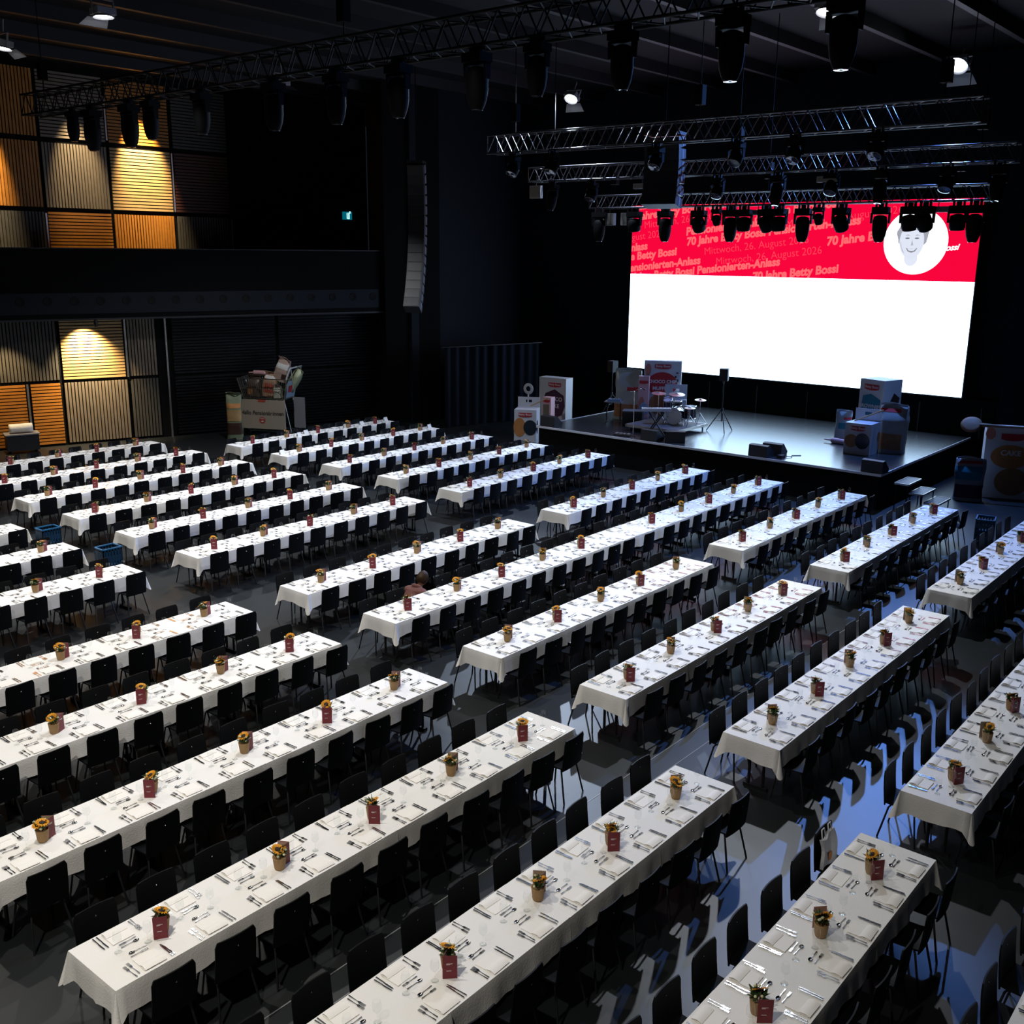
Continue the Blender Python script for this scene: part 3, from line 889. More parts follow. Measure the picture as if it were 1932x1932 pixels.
def child(name, me, par, loc=(0, 0, 0), rot=(0, 0, 0), sc_=1):
    o = bpy.data.objects.new(name, me); C.objects.link(o); o.parent = par; o.location = loc; o.rotation_euler = rot
    if sc_ != 1: o.scale = (sc_,) * 3
    return o


def make_pot(x, y, words, seed):
    r = random.Random(seed)
    t = thing('sunflower_pot', 'sunflower in kraft pot, ' + words, 'potted flower', (x, y, ZC), r.uniform(0, 6.28), 'sunflower pots on the tables'); t.scale = (1.22,) * 3
    child('pot', PM, t); child('foliage', FM[seed % 5], t)
    for i in range(1 if r.random() < .6 else 2):
        a = r.uniform(0, 6.28); q = .012 + .022 * i
        s = child('sunflower', SM, t, (q * cos(a), q * sin(a), .172 - .012 * i), (r.uniform(-.6, .6), r.uniform(-.6, .6), r.uniform(0, 6)), 1.35 - .25 * i)
        child('flower_centre', CM, s)


MENU_ALT = {}
for bk_, ri, x0, x1, y in units:
    _, _, s0, sp_, _ = BL[bk_]
    for k in range(5):
        x = s0 + sp_ * (2 * k + .5) + rnd.uniform(-.03, .03); yy = y + rnd.uniform(-.02, .04)
        if not infr(x, yy, .8, 20): continue
        wd = '%s from stage, %s, %s row from slatted wall' % (ORD[4 - k], bk_, ORD[ri])
        make_pot(x, yy, wd, ri * 31 + k * 7 + len(bk_))
        red = (k + ri + (0 if bk_ == 'camera-block' else 1)) % 2 == (1 if bk_ == 'camera-block' else 0)
        if (bk_, ri) in (('camera-block', 9), ('camera-block', 11)): red = k % 2 == 0
        if bk_ == 'stage-block' and ri in (6, 8): red = k % 2 == 0
        t = thing('menu_card', ('red menu card before the pot ' if red else 'brown-sided menu card behind pot ') + wd, 'menu', group='folded menu cards on the tables'); t.scale = (1.06,) * 3
        if red:      # fold points to the wall side, red cover to the camera
            t.location = (x - .10 + rnd.uniform(-.02, .02), yy - .055, ZC); t.rotation_euler = (0, 0, -.15 + rnd.uniform(-.25, .25))
            t.location.x -= .02
        else:
            t.location = (x + .145, yy + .02, ZC); t.rotation_euler = (0, 0, pi - .25 + rnd.uniform(-.25, .25))
        child('cover', MO, t); child('inside', MI if rnd.random() < .6 else MI2, t); child('printed_lines', MK, t)
# small white cards on the two tables nearest the giant cart
for i, (x, y, a, lb) in enumerate(((21.5, 27.0, .2, 'small white tent card nearest the banner board, first of the stage-block pair'), (21.95, 27.2, .1, 'small white tent card just stageward of the one by the banner board'),
                                   (23.7, 27.2, .1, 'small white tent card beside a pink menu near the curtain'), (24.45, 27.2, .1, 'small white tent card between two pots near the curtain'),
                                   (25.65, 27.25, .1, 'white tent card at the stage end of the table nearest the curtain'), (19.2, 24.95, .1, 'white tent card at the cart end of the third-row stage-block table'),
                                   (25.6, 25.0, .1, 'white tent card at the stage end of the third-row stage-block table'))):
    t = thing('tent_card', lb, 'card', (x, y, ZC), a, 'white tent cards')
    MB().add([(-.09, -.05, 0), (.09, -.05, 0), (.09, 0, .13), (-.09, 0, .13), (-.09, .05, 0), (.09, .05, 0)], [(0, 1, 2, 3), (3, 2, 5, 4)]).obj('card', WHITECARD, t)
# ------------------------------------------------------------------ ceiling floods: housings
FL_LAB = {0: 'white ceiling flood with grey reflector skirt above the far tables', 1: 'white ceiling flood high at the frame edge over the slatted wall', 2: 'small white ceiling flood above the giant shopping cart corner',
          3: 'blue-white ceiling flood hanging beyond the stage end of the trusses, above the curtain', 4: 'white ceiling flood behind a hanging spotlight at the top of the frame', 5: 'large brightest blue-white ceiling flood above the screen corner'}
for i, (x, y, z, pw, col, aim, _s) in enumerate(FLOODS):
    if i > 5: continue
    d = Vector(aim).normalized(); q = d.to_track_quat('-Z', 'Y').to_euler()
    o = thing('ceiling_flood', FL_LAB[i], 'flood light', (x, y, z), group='ceiling flood lights'); o.rotation_euler = q
    s = 1.5 if i == 5 else 1.0
    MB().box(-.2 * s, -.16 * s, -.0, .2 * s, .16 * s, .12).lathe([(.16 * s, 0), (.2 * s, -.05)], 20).obj('housing', HOUSING, o)
    MB().lathe([(.001, -.03), (.15 * s, -.03), (.16 * s, 0)], 20).obj('lens', emis('flood_lens_%d' % i, (.75 + .25 * col[0], .8 + .2 * col[1], 1), 14), o)
    b = MB()
    for sx in (-1, 1): b.box(sx * .23 * s - .01, -.02, -.02, sx * .23 * s + .01, .02, .3)
    b.box(-.24 * s, -.02, .28, .24 * s, .02, .3).tube([(0, 0, .3), (0, 0, .6)], .02)
    b.obj('bracket', HOUSING, o)
    MB().add([(-.22 * s, -.2 * s, -.02), (.22 * s, -.2 * s, -.02), (.3 * s, -.42 * s, -.14), (-.3 * s, -.42 * s, -.14)], [(0, 1, 2, 3)]).obj('reflector_skirt', HOUSING, o)
    MB().tube([(x, y, z + .25), (x, y, 12.89)], .02).obj('suspension_rod', BLACKM, o).matrix_world = Matrix()


# ------------------------------------------------------------------ trusses
def truss(label, X, y0, y1, z0, hgt, dep=.4, r=.024, m=TRUSSM, sag=0):
    t = thing('lighting_truss', label, 'truss', (X, y0, z0), group='lighting trusses')
    L = y1 - y0
    for dx in (0, dep):
        for dz in (0, hgt): MB().tube([(dx, 0, dz), (dx, L, dz)], r, 8).obj('chord', m, t)
    b = MB(); n = max(2, int(L / (hgt * 1.15))); st_ = L / n
    for i in range(n):
        a, c, mid = i * st_, (i + 1) * st_, (i + .5) * st_
        for dx in (0, dep): b.tube([(dx, a, 0), (dx, mid, hgt)], r * .55, 6).tube([(dx, mid, hgt), (dx, c, 0)], r * .55, 6)
        for dz in (0, hgt): b.tube([(0, a, dz), (dep, mid, dz)], r * .5, 6).tube([(dep, mid, dz), (0, c, dz)], r * .5, 6)
    for dx in (0, dep): b.tube([(dx, 0, 0), (dx, 0, hgt)], r * .6, 6).tube([(dx, L, 0), (dx, L, hgt)], r * .6, 6)
    b.obj('bracing', m, t)
    k = 0
    for yy in (.8, L / 2, L - .8):
        b2 = MB(); b2.tube([(dep / 2, yy, hgt + .75), (dep / 2, yy, 12.89 - z0)], .012, 5)
        b2.obj('hoist_chain', MATTE, t)
        MB().box(dep / 2 - .09, yy - .1, hgt + .32, dep / 2 + .09, yy + .1, hgt + .75).tube([(dep / 2, yy, hgt - .0), (dep / 2, yy, hgt + .34)], .015, 6).obj('hoist_motor', MATTE, t)
    return t


truss('frontmost steel truss crossing the top of the screen, spotlights under it', 27.0, 7.7, 19.4, 8.06, .36)
truss('second steel truss above the screen, behind the one with the spotlights', 25.0, 6.7, 20.2, 8.76, .38)
truss('topmost steel truss above the stage, brightest blue at its open end', 22.0, 6.6, 19.2, 9.28, .46)
DARKTR = mat('dark_truss', (.007, .007, .008), .6, spec=.2)
truss('long dark truss over the tables carrying the row of big hanging spotlights', 14.0, 3.6, 28.5, 10.12, .5, .5, .028, DARKTR)


# moving heads
def head_parts(kind):
    base = MB().box(-.17, -.13, -.20, .17, .13, -.08).box(-.05, -.03, -.08, .05, .03, .0)
    yoke = MB()
    for sx in (-1, 1): yoke.prism([(-.06, -.2), (.06, -.2), (.045, -.42), (-.045, -.42)], 0, .03, 0, TR(sx * .185 - .015, 0, 0) @ Matrix(((0, 0, 1, 0), (1, 0, 0, 0), (0, 1, 0, 0), (0, 0, 0, 1))))
    yoke.box(-.2, -.06, -.235, .2, .06, -.2)
    if kind == 'long':
        hd = MB().lathe([(.06, -.25), (.13, -.28), (.155, -.36), (.155, -.55), (.135, -.68), (.10, -.78), (.085, -.80)], 18, closed_top=True, closed_bot=True)
        ln = MB().lathe([(.075, -.795), (.085, -.815), (.078, -.815), (.001, -.806)], 18)
    elif kind == 'wash':
        hd = MB().lathe([(.07, -.25), (.15, -.28), (.165, -.4), (.16, -.52), (.14, -.55)], 18, closed_top=True, closed_bot=True)
        ln = MB().lathe([(.14, -.545), (.15, -.56), (.13, -.56), (.001, -.57)], 18)
    else:
        hd = MB().lathe([(.05, -.2), (.09, -.22), (.10, -.3), (.095, -.4), (.08, -.42)], 16, closed_top=True, closed_bot=True)
        ln = MB().lathe([(.08, -.415), (.085, -.425), (.001, -.43)], 16)
        base = MB().box(-.11, -.08, -.14, .11, .08, -.06).box(-.03, -.02, -.06, .03, .02, 0); yoke = MB().box(-.12, -.03, -.17, .12, .03, -.14).box(-.12, -.03, -.32, -.1, .03, -.14).box(.1, -.03, -.32, .12, .03, -.14)
    cl = MB()
    for sx in (-.1, .1): cl.box(sx - .02, -.03, -.08, sx + .02, .03, .045)
    return base, yoke, hd, ln, cl


HM = {}
for k_ in ('long', 'wash', 'mini'):
    ps = head_parts(k_)
    HM[k_] = [ps[0].mesh('base', MATTE), ps[1].mesh('yoke', MATTE), ps[2].mesh('head', MATTE), ps[3].mesh('lens', LENS), ps[4].mesh('clamp', DARKTR)]


def moving_head(kind, X, Y, Z, label, rz=pi / 2, tilt=0, group='stage spotlights', s=1):
    t = thing('moving_head_spotlight', label, 'spotlight', (X, Y, Z), rz, group)
    if s != 1: t.scale = (s, s, s)
    bs, yk, hd, ln, cl = HM[kind]
    child('clamp', cl, t); child('base', bs, t); y_ = child('yoke', yk, t)
    p = -.40 if kind != 'mini' else -.3
    h = child('head', hd, t); child('lens', ln, h)
    if tilt:
        h.matrix_local = TR(0, 0, p) @ RX(tilt) @ TR(0, 0, -p)
    return t


T1 = [(1131, 'long', 0), (1195, 'wash', .2), (1255, 'long', 0), (1317, 'wash', .7), (1352, 'mini', .5), (1377, 'long', 0), (1402, 'wash', .2), (1442, 'wash', .7), (1465, 'wash', .2), (1513, 'long', 0), (1545, 'mini', .5),
      (1585, 'wash', .7), (1660, 'long', 0), (1713, 'wash', .3), (1740, 'wash', .7), (1806, 'wash', .2), (1838, 'long', 0)]
T1Y = [19.0, 17.76, 16.65, 15.57, 14.98, 14.55, 14.12, 13.47, 13.08, 12.4, 11.95, 11.35, 10.29, 9.57, 9.18, 8.4, 7.99]
KN = {'long': 'long black spotlight', 'wash': 'stubby black spotlight', 'mini': 'small black spotlight'}
for i, ((_, kd, tl), y) in enumerate(zip(T1, T1Y)):
    e_ = ORD[i] if i < 13 else ORD[16 - i] if i > 3 else ''
    lb = '%s hanging before the screen band, %s of the row from the %s' % (KN[kd], ORD[i] if i < 9 else ORD[16 - i], 'curtain end' if i < 9 else 'disc end')
    moving_head(kd, 27.0 if i % 2 == 0 or kd == 'mini' else 27.05, y, 8.03, lb, pi / 2 + (0 if i % 3 else .15), -tl, s=1.18)
for i, y in enumerate((19.3, 17.9, 15.6, 13.9, 12.2, 10.8, 9.6, 8.1, 7.0)):
    moving_head('wash' if i % 2 else 'long', 25.0, y, 8.73, 'black spotlight under the second truss above screen, %s from the curtain end' % ORD[i], pi / 2, .5 if i % 2 else .2)
for i, y in enumerate((18.3, 17.0, 13.9, 11.8, 10.4, 8.6)):
    moving_head('wash', 22.0, y, 9.25, 'black spotlight under the topmost stage truss, %s from the curtain end' % ORD[i], pi / 2, .6)
NEAR = [(26.0, 1.0), (25.1, 1.35), (23.4, 1.35), (22.5, 1.2), (20.5, 1.2), (18.0, 1.3), (16.1, 1.3), (14.4, 1.3), (12.5, 1.3), (11.2, 1.15), (9.55, 1.2), (7.7, 1.25), (6.07, 1.25)]
for i, (y, s) in enumerate(NEAR):
    moving_head('long', 14.05, y, 10.1, 'big dark spotlight under the long truss over the tables, %s from slatted wall' % ORD[i], pi / 2, 0, 'big hanging spotlights', s * .95)
# flat blinders and boxes on the trusses
for i, (x, y, z, lb) in enumerate(((25.0, 19.9, 8.28, 'flat grey lamp box at the curtain end of the second truss'), (27.4, 18.9, 7.56, 'flat grey lamp box above the curtain-end spotlights'), (27.4, 18.25, 7.56, 'second flat grey lamp box above the curtain-end spotlights'),
                                   (25.0, 16.2, 8.45, 'small tan-grey lamp box above the hanging black loudspeaker'), (25.0, 10.9, 8.45, 'small tan-grey lamp box below the topmost truss, mid screen'), (27.4, 13.9, 7.8, 'small tan-grey lamp box behind the front truss, mid screen'), (27.4, 9.0, 7.8, 'small grey lamp box behind the front truss above the white disc'))):
    o = thing('lamp_box', lb, 'lamp', (x, y, z), group='lamp boxes on the trusses')
    wd = .2 if i < 3 else .26; hh = .36 if i < 3 else .14
    MB().box(-.06, -wd, 0, .06, wd, hh).obj('housing', mat('lamp_grey', (.22, .22, .21), .6), o); MB().box(-.07, -wd + .03, .03, -.06, wd - .03, hh - .03).obj('lens', mat('lamp_tan', (.16, .15, .13), .4), o)
    MB().tube([(0, 0, hh), (0, 0, (8.045 if x > 26 else 8.745) - z)], .012).obj('bracket', BLACKM, o)


# ------------------------------------------------------------------ line arrays
def line_array(label, x, y, ztop, n, ch_, wd, dp, a0, da, rz, m):
    t = thing('line_array', label, 'loudspeaker', (x, y, ztop), rz, 'hanging loudspeaker columns')
    MB().box(-wd / 2, -.3, -.02, wd / 2, .3, .06).obj('frame', BLACKM, t)
    MB().tube([(0, 0, .06), (0, 0, 12.89 - ztop)], .015).obj('chain', MATTE, t)
    p = Vector((0, 0, -.04)); a = a0
    for i in range(n):
        mx = TR(*p) @ RX(a)
        b = MB(); b.add([(-wd / 2, -dp / 2, 0), (wd / 2, -dp / 2, 0), (wd / 2, dp / 2, -.03), (-wd / 2, dp / 2, -.03), (-wd / 2, -dp / 2, -ch_), (wd / 2, -dp / 2, -ch_), (wd / 2, dp / 2, -ch_ + .03), (-wd / 2, dp / 2, -ch_ + .03)],
                        [(0, 1, 2, 3), (7, 6, 5, 4), (0, 4, 5, 1), (1, 5, 6, 2), (2, 6, 7, 3), (3, 7, 4, 0)], 0, False, mx)
        o = b.obj('cabinet', m, t)
        MB().box(-wd / 2 + .03, -dp / 2 - .012, -ch_ + .025, wd / 2 - .03, -dp / 2, -.02, 0, mx).obj('grille', BLACKM, o)
        MB().box(-wd / 2 - .008, -.03, -ch_ + .03, -wd / 2, .08, -.04, 0, mx).obj('side_plate', CASEGREY if n > 8 else MATTE, o)
        MB().box(wd / 2, -.03, -ch_ + .03, wd / 2 + .008, .08, -.04, 0, mx).obj('side_plate', CASEGREY, o)
        p = p + (RX(a) @ Vector((0, 0, -ch_ - .008))); a += da
    return t


line_array('tall curved hanging loudspeaker column in the dark corner beside the balcony', 26.0, 25.85, 9.6, 15, .325, .55, .5, .20, -.055, radians(-58), mat('array_dark', (.009, .009, .013), .5))
line_array('short black curved loudspeaker column hanging before the screen edge', 24.3, 15.1, 9.72, 6, .29, .95, .5, .16, -.085, radians(-80), mat('array_black', (.01, .01, .012), .5))


# ------------------------------------------------------------------ oversized packages
def flat(poly, d=.006, z=0): return poly


def carton(label, loc, rz, wd, dp, ht, m=CARTON, flap=0, decals=(), texts=(), side=None, lean=0):
    t = thing('giant_carton', label, 'display carton', loc, rz, 'oversized baking packages')
    b = MB().box(-wd / 2, 0, .002, wd / 2, dp, ht); b.obj('box_body', m, t)
    if flap:
        fl = MB(); z0 = ht; hw = wd * .14; zc = ht + flap * .6
        fl.box(-wd / 2, dp - .03, z0, -hw, dp - .01, z0 + flap).box(hw, dp - .03, z0, wd / 2, dp - .01, z0 + flap).box(-hw, dp - .03, z0, hw, dp - .01, zc - .05).box(-hw, dp - .03, zc + .05, hw, dp - .01, z0 + flap)
        fl.obj('handle_flap', m, t)
    for nm, mm, poly, d in decals:      # polygons on the front face in metres (x, z)
        MB().prism(poly, 0, .004, 0, Matrix(((1, 0, 0, 0), (0, 0, -1, -d), (0, 1, 0, 0), (0, 0, 0, 1)))).obj(nm, mm, t)
    for tx, sz, x, z, mm, bd, d in texts:
        q = text_mb(tx, sz, bd, 0, None); wt = max(v[0] for v in q.v)
        q2 = MB(); q2.add([(v[0] - wt / 2 + x, -d - .006, v[1] + z) for v in q.v], q.f); q2.obj('lettering', mm, t)
    for nm, mm, poly in (side or ()):    # polygons on the viewer's right face (y, z)
        MB().prism(poly, 0, .004, 0, Matrix(((0, 0, 1, wd / 2), (1, 0, 0, 0), (0, 1, 0, 0), (0, 0, 0, 1)))).obj(nm, mm, t)
    return t


ell = lambda x, z, a, b_, n=28, a0=0, a1=2 * pi: [(x + a * cos(a0 + (a1 - a0) * i / (n if a1 - a0 > 6.2 else n - 1)), z + b_ * sin(a0 + (a1 - a0) * i / (n if a1 - a0 > 6.2 else n - 1))) for i in range(n)]
rect = lambda x0, z0, x1, z1: [(x0, z0), (x1, z0), (x1, z1), (x0, z1)]
logo = lambda x, z, a, b_: [(x - a, z + b_), (x - a, z - b_ * .6), (x - a * .6, z - b_ * .95), (x, z - b_ * 1.08), (x + a * .6, z - b_ * .95), (x + a, z - b_ * .6), (x + a, z + b_)]
WI = WHITEINK
LOGO_T = lambda x, z, s: ('Betty Bossi', s, x, z, WI, .002, .012)
# left of the stage, on the floor
carton('white windowed carton with handle flap standing on the floor beyond the stage corner', (28.32, 22.89, 0), radians(-61), .80, .75, 1.31, flap=.36,
       decals=[('logo_label', LABELRED, logo(0, 1.13, .24, .075), .008), ('window', DARKWIN, ell(.18, .68, .24, .27), .008), ('picture', ORANGEP, ell(-.2, .68, .22, .34), .004)], texts=[LOGO_T(0, 1.11, .1)], side=[('window', DARKWIN, ell(.2, .68, .16, .25))])
carton('tall white carton with plum blob, behind the stage corner', (31.0, 23.75, 0), radians(-84), 1.18, .5, 2.14,
       decals=[('logo_label', LABELRED, logo(.1, 1.88, .28, .085), .008), ('picture', PLUM, [(-.3, 1.55), (.1, 1.72), (.5, 1.5), (.56, 1.1), (.42, .75), (.05, .6), (-.3, .8), (-.42, 1.2)], .008)],
       texts=[LOGO_T(.1, 1.86, .11), ('CHOCO', .21, .05, 1.28, WI, .004, .016), ('CAKE', .21, .05, 1.02, WI, .004, .016)])
carton('slim pink carton standing before the tall plum one', (29.95, 23.2, 0), radians(-80), .34, .32, 1.56, PINKC, decals=[('picture', TAUPEW, rect(-.14, .3, .1, 1.3), .008), ('logo_label', LABELRED, logo(0, 1.42, .13, .05), .008)])
# on the stage, by the drums
carton('tall white and red muffin carton standing behind the drums', (31.0, 18.95, SZ), radians(-61), 1.28, .4, 2.12,
       decals=[('logo_label', LABELRED, logo(0, 1.93, .28, .08), .008), ('picture', LABELRED, ell(0, 1.32, .52, .42), .008), ('picture', CAKEP, ell(.05, .62, .5, .42), .01), ('picture', SALMON, ell(-.5, 1.82, .1, .2), .008), ('picture', BROWNP, rect(.42, 1.55, .48, 1.62), .008), ('picture', BROWNP, rect(.5, 1.42, .55, 1.5), .008), ('picture', BROWNP, rect(.46, 1.7, .54, 1.74), .008)],
       texts=[LOGO_T(0, 1.91, .11), ('CHOCO CHIP', .158, 0, 1.36, WI, .006, .016), ('MUFFINS', .168, 0, 1.12, WI, .006, .016)])
carton('slim pink carton standing between the silver bag and muffin carton', (30.33, 19.28, SZ), radians(-63), .36, .3, 1.62, PINKC,
       decals=[('logo_label', LABELRED, logo(0, 1.42, .15, .055), .008), ('picture', BLUEP, ell(.02, .5, .15, .22), .008), ('picture', SALMON, ell(-.05, .62, .1, .3), .006)])
carton('white carton with handle hole behind the cymbals', (30.88, 18.33, SZ), radians(-62), .76, .28, .85, flap=.5, decals=[('logo_label', LABELRED, logo(-.05, .72, .2, .06), .008), ('picture', ORANGEP, ell(.22, .35, .12, .3), .008)])
# on the stage, far right
carton('tall white carton with teal label and brownie picture, turned cornerwise', (31.7, 11.85, SZ), radians(-108), .9, .85, 2.02,
       decals=[('logo_label', LABELRED, logo(0, 1.78, .27, .09), .008), ('picture', TEAL, [(-.36, 1.05), (-.3, 1.5), (.0, 1.58), (.36, 1.42), (.38, .85), (.1, .8), (-.28, .84)], .008)],
       texts=[LOGO_T(0, 1.76, .11), ('BROWNIES', .165, 0, 1.14, WI, .004, .016)], side=[('picture', BROWNP, [(.3, 1.3), (.5, 1.62), (.78, 1.45), (.68, 1.1), (.5, 1.05)])])
carton('white carton with round dark window and handle flap, front of the stage', (29.75, 11.42, SZ), radians(-90), .78, .74, .93, flap=.36,
       decals=[('logo_label', LABELRED, logo(0, .78, .22, .07), .008), ('window', DARKWIN, ell(.16, .42, .22, .24), .008), ('picture', CAKEP, ell(-.18, .4, .2, .2), .004)], texts=[LOGO_T(0, .76, .1)], side=[('picture', CAKEP, ell(.62, .5, .08, .16))])
# on the floor, right of the stage
carton('dim giant cake carton with orange label on the floor by the stage end', (31.3, 7.55, 0), radians(-68), 1.38, .5, 2.05,
       decals=[('logo_label', LABELRED, logo(.0, 1.78, .29, .1), .008), ('picture', ORANGEP, ell(.0, 1.22, .52, .34), .008), ('picture', SALMON, ell(-.58, 1.86, .13, .17), .008), ('picture', CAKEP, ell(.1, .5, .45, .4), .008)],
       texts=[('CAKE', .21, 0, 1.26, WI, .006, .016)])
o = thing('giant_wooden_spoon', 'oversized wooden spoon lying across the top of the dim cake carton', 'spoon', (31.05, 7.5, 2.075))
mx = RZ(radians(-82))
o.rotation_euler = (0, 0, radians(-82))
MB().lathe([(.001, -.03), (.17, -.02), (.25, 0), (.17, .03), (.001, .035)], 24, 0, TR(-1.05, -.35, .06) @ RX(radians(55)) @ Matrix.Diagonal((1.15, 1, 1, 1))).obj('bowl', WOODSP, o)
MB().tube([(-.85, -.32, .06), (-.2, -.2, .06), (1.0, .1, .05)], [.06, .035, .03], 10).obj('handle', WOODSP, o)


# soft bags
def bag_f(wd, dp, ht, seed):
    r = random.Random(seed); ph = [r.uniform(0, 6) for _ in range(6)]

    def f(a, v):
        e = .55
        c, s = cos(a), sin(a); t = max(0, (v - .68) / .32)
        W_ = wd / 2 * (1 + .05 * sin(v * 6 + ph[0]) - .03 * t); D_ = dp / 2 * (1 + .06 * sin(v * 5 + ph[1])) * (1 - .9 * t ** 1.3)
        x = W_ * math.copysign(abs(c) ** e, c); y = D_ * math.copysign(abs(s) ** e, s)
        k = .012 * sin(a * 5 + v * 9 + ph[2]) + .012 * sin(a * 3 - v * 17 + ph[3]) + .008 * sin(v * 31 + a * 2 + ph[4])
        return (x * (1 + k), y * (1 + k * 1.5), ht * v * (1 + .012 * sin(a * 2 + ph[5])))
    return f


def bag(label, loc, rz, wd, dp, ht, m, seed, patches=(), fold=.12, name='giant_bag'):
    t = thing(name, label, 'display bag', loc, rz, 'oversized baking packages')
    f = bag_f(wd, dp, ht, seed); n, nv = 40, 22
    V = [f(2 * pi * i / n, j / nv) for j in range(nv + 1) for i in range(n)]
    b = MB().add(V, [(j * n + i, j * n + (i + 1) % n, (j + 1) * n + (i + 1) % n, (j + 1) * n + i) for j in range(nv) for i in range(n)], 0, True)
    b.add(V[-n:], [tuple(range(n))]); b.add(V[:n], [tuple(range(n - 1, -1, -1))])
    b.obj('bag_body', m, t)
    MB().shell(lambda u, v: (wd * .46 * (2 * u - 1) * (1.02 + .02 * v), -.02 + .05 * sin(u * 7 + seed) - .10 * v, ht * (1 - .004) + fold * (v - .4 * v * v) + .02 * sin(u * 5)), 10, 4, .012).obj('top_fold', m, t)
    for nm, mm, u0, u1, v0, v1 in patches:
        N, K = 12, 8; V = []
        for j in range(K + 1):
            for i in range(N + 1):
                q = Vector(f(-pi + pi * (u0 + (u1 - u0) * i / N), v0 + (v1 - v0) * j / K)); q.y -= .008; V.append(tuple(q))
        MB().add(V, [(j * (N + 1) + i, j * (N + 1) + i + 1, (j + 1) * (N + 1) + i + 1, (j + 1) * (N + 1) + i) for j in range(K) for i in range(N)], 0, True).obj(nm, mm, t)
    return t


bag('silver-green giant bag with red label standing behind the amplifier', (30.78, 20.2, SZ), radians(-66), .92, .5, 1.72, SILVERBAG, 3, [('label', LABELRED, .5, .9, .6, .68), ('picture', CAKEP, .1, .95, .06, .32)])
bag('grey crinkled giant bag beside the brownie carton on stage', (30.85, 10.78, SZ), radians(-80), .82, .55, 1.42, mat('grey_bag', (.3, .32, .33), .4, .1, noise=.15, bump=.5, bscale=9), 5, [('label', LABELRED, .1, .6, .86, .93), ('picture', CAKEP, .05, .7, .08, .42)])
bag('small pale blue packet leaning behind the round-window carton', (31.95, 12.75, SZ), radians(-70), .5, .2, .9, mat('blue_packet', (.35, .42, .5), .4), 8, [('label', LABELRED, .5, .95, .74, .82), ('picture', TEAL, .35, .9, .4, .62)])
bag('dim giant bag with dark teal label, on the floor before the cake carton', (30.45, 8.35, 0), radians(-72), .78, .5, 1.18, mat('dim_bag', (.36, .34, .36), .4, .1, bump=.5, bscale=9), 11, [('label', TEAL, .12, .72, .52, .84), ('label', LABELRED, .3, .7, .9, .96), ('picture', PLUM, .1, .9, .08, .4)])
bag('tall olive giant bag standing beside the banner board', (22.31, 31.65, 0), radians(-42), .55, .42, 1.62, GREENBAG, 13, [('label', ORANGEP, .15, .85, .72, .82), ('picture', PALEW, .1, .9, .42, .68), ('picture', BROWNP, .1, .9, .12, .38)], .16)
# rolling pin and whisk sticks
o = thing('giant_rolling_pin', 'oversized pale rolling pin lying on the stage beside the packet', 'rolling pin', (31.1, 12.35, SZ), radians(-98))
MB().lathe([(.001, -.42), (.075, -.42), (.085, -.38), (.085, .38), (.075, .42), (.001, .42)], 18, 0, TR(0, 0, .086) @ RY(pi / 2)).obj('roller', PINKC, o)
for s in (-1, 1): MB().tube([(s * .42, 0, .086), (s * .68, 0, .086)], [.03, .022], 10).obj('handle', PINKC, o)
for loc, rz, lb, L in (((28.55, 22.5, 1.42), radians(-61), 'pale oversized stick poking through the handle flap beyond the stage corner', .62), ((29.9, 11.25, 1.95), radians(-84), 'pale oversized stick poking through the handle flap on stage', .8)):
    o = thing('giant_stick', lb, 'stick', loc, rz); MB().tube([(-L * .5, .2, 0), (L * .5, .25, L * .48)], .02, 8).obj('shaft', PALEW, o)
o = thing('giant_skimmer', 'oversized pale wooden skimmer spoon leaning on the plum carton', 'spoon', (29.72, 23.95, 0), radians(-80))
MB().lathe([(.1, -.012), (.2, -.015), (.21, 0), (.2, .015), (.1, .012)], 22, 0, TR(0, .1, 1.82) @ RX(pi / 2)).obj('bowl', CARTON, o)
MB().tube([(0, .0, .02), (0, .1, 1.65)], .03, 8).obj('handle', CARTON, o)
# ------------------------------------------------------------------ band gear on the stage
o = thing('drum_riser', 'low carpeted drum riser with pale metal edges on the stage', 'stage riser', (29.62, 17.88, SZ + .001), 0)
MB().box(-.95, -.98, .17, .95, .98, .215).obj('deck', RISERM, o)
MB().box(-.975, -1.0, .13, -.95, 1.0, .218).box(.95, -1.0, .13, .975, 1.0, .218).box(-.975, -1.0, .13, .975, -.98, .218).box(-.975, .98, .13, .975, 1.0, .218).obj('edge_frame', ALU, o)
for sx in (-.85, .85):
    for sy in (-.9, 0, .9): MB().tube([(sx, sy, 0), (sx, sy, .17)], .03, 8).obj('leg', ALU, o)
RZT = SZ + .218


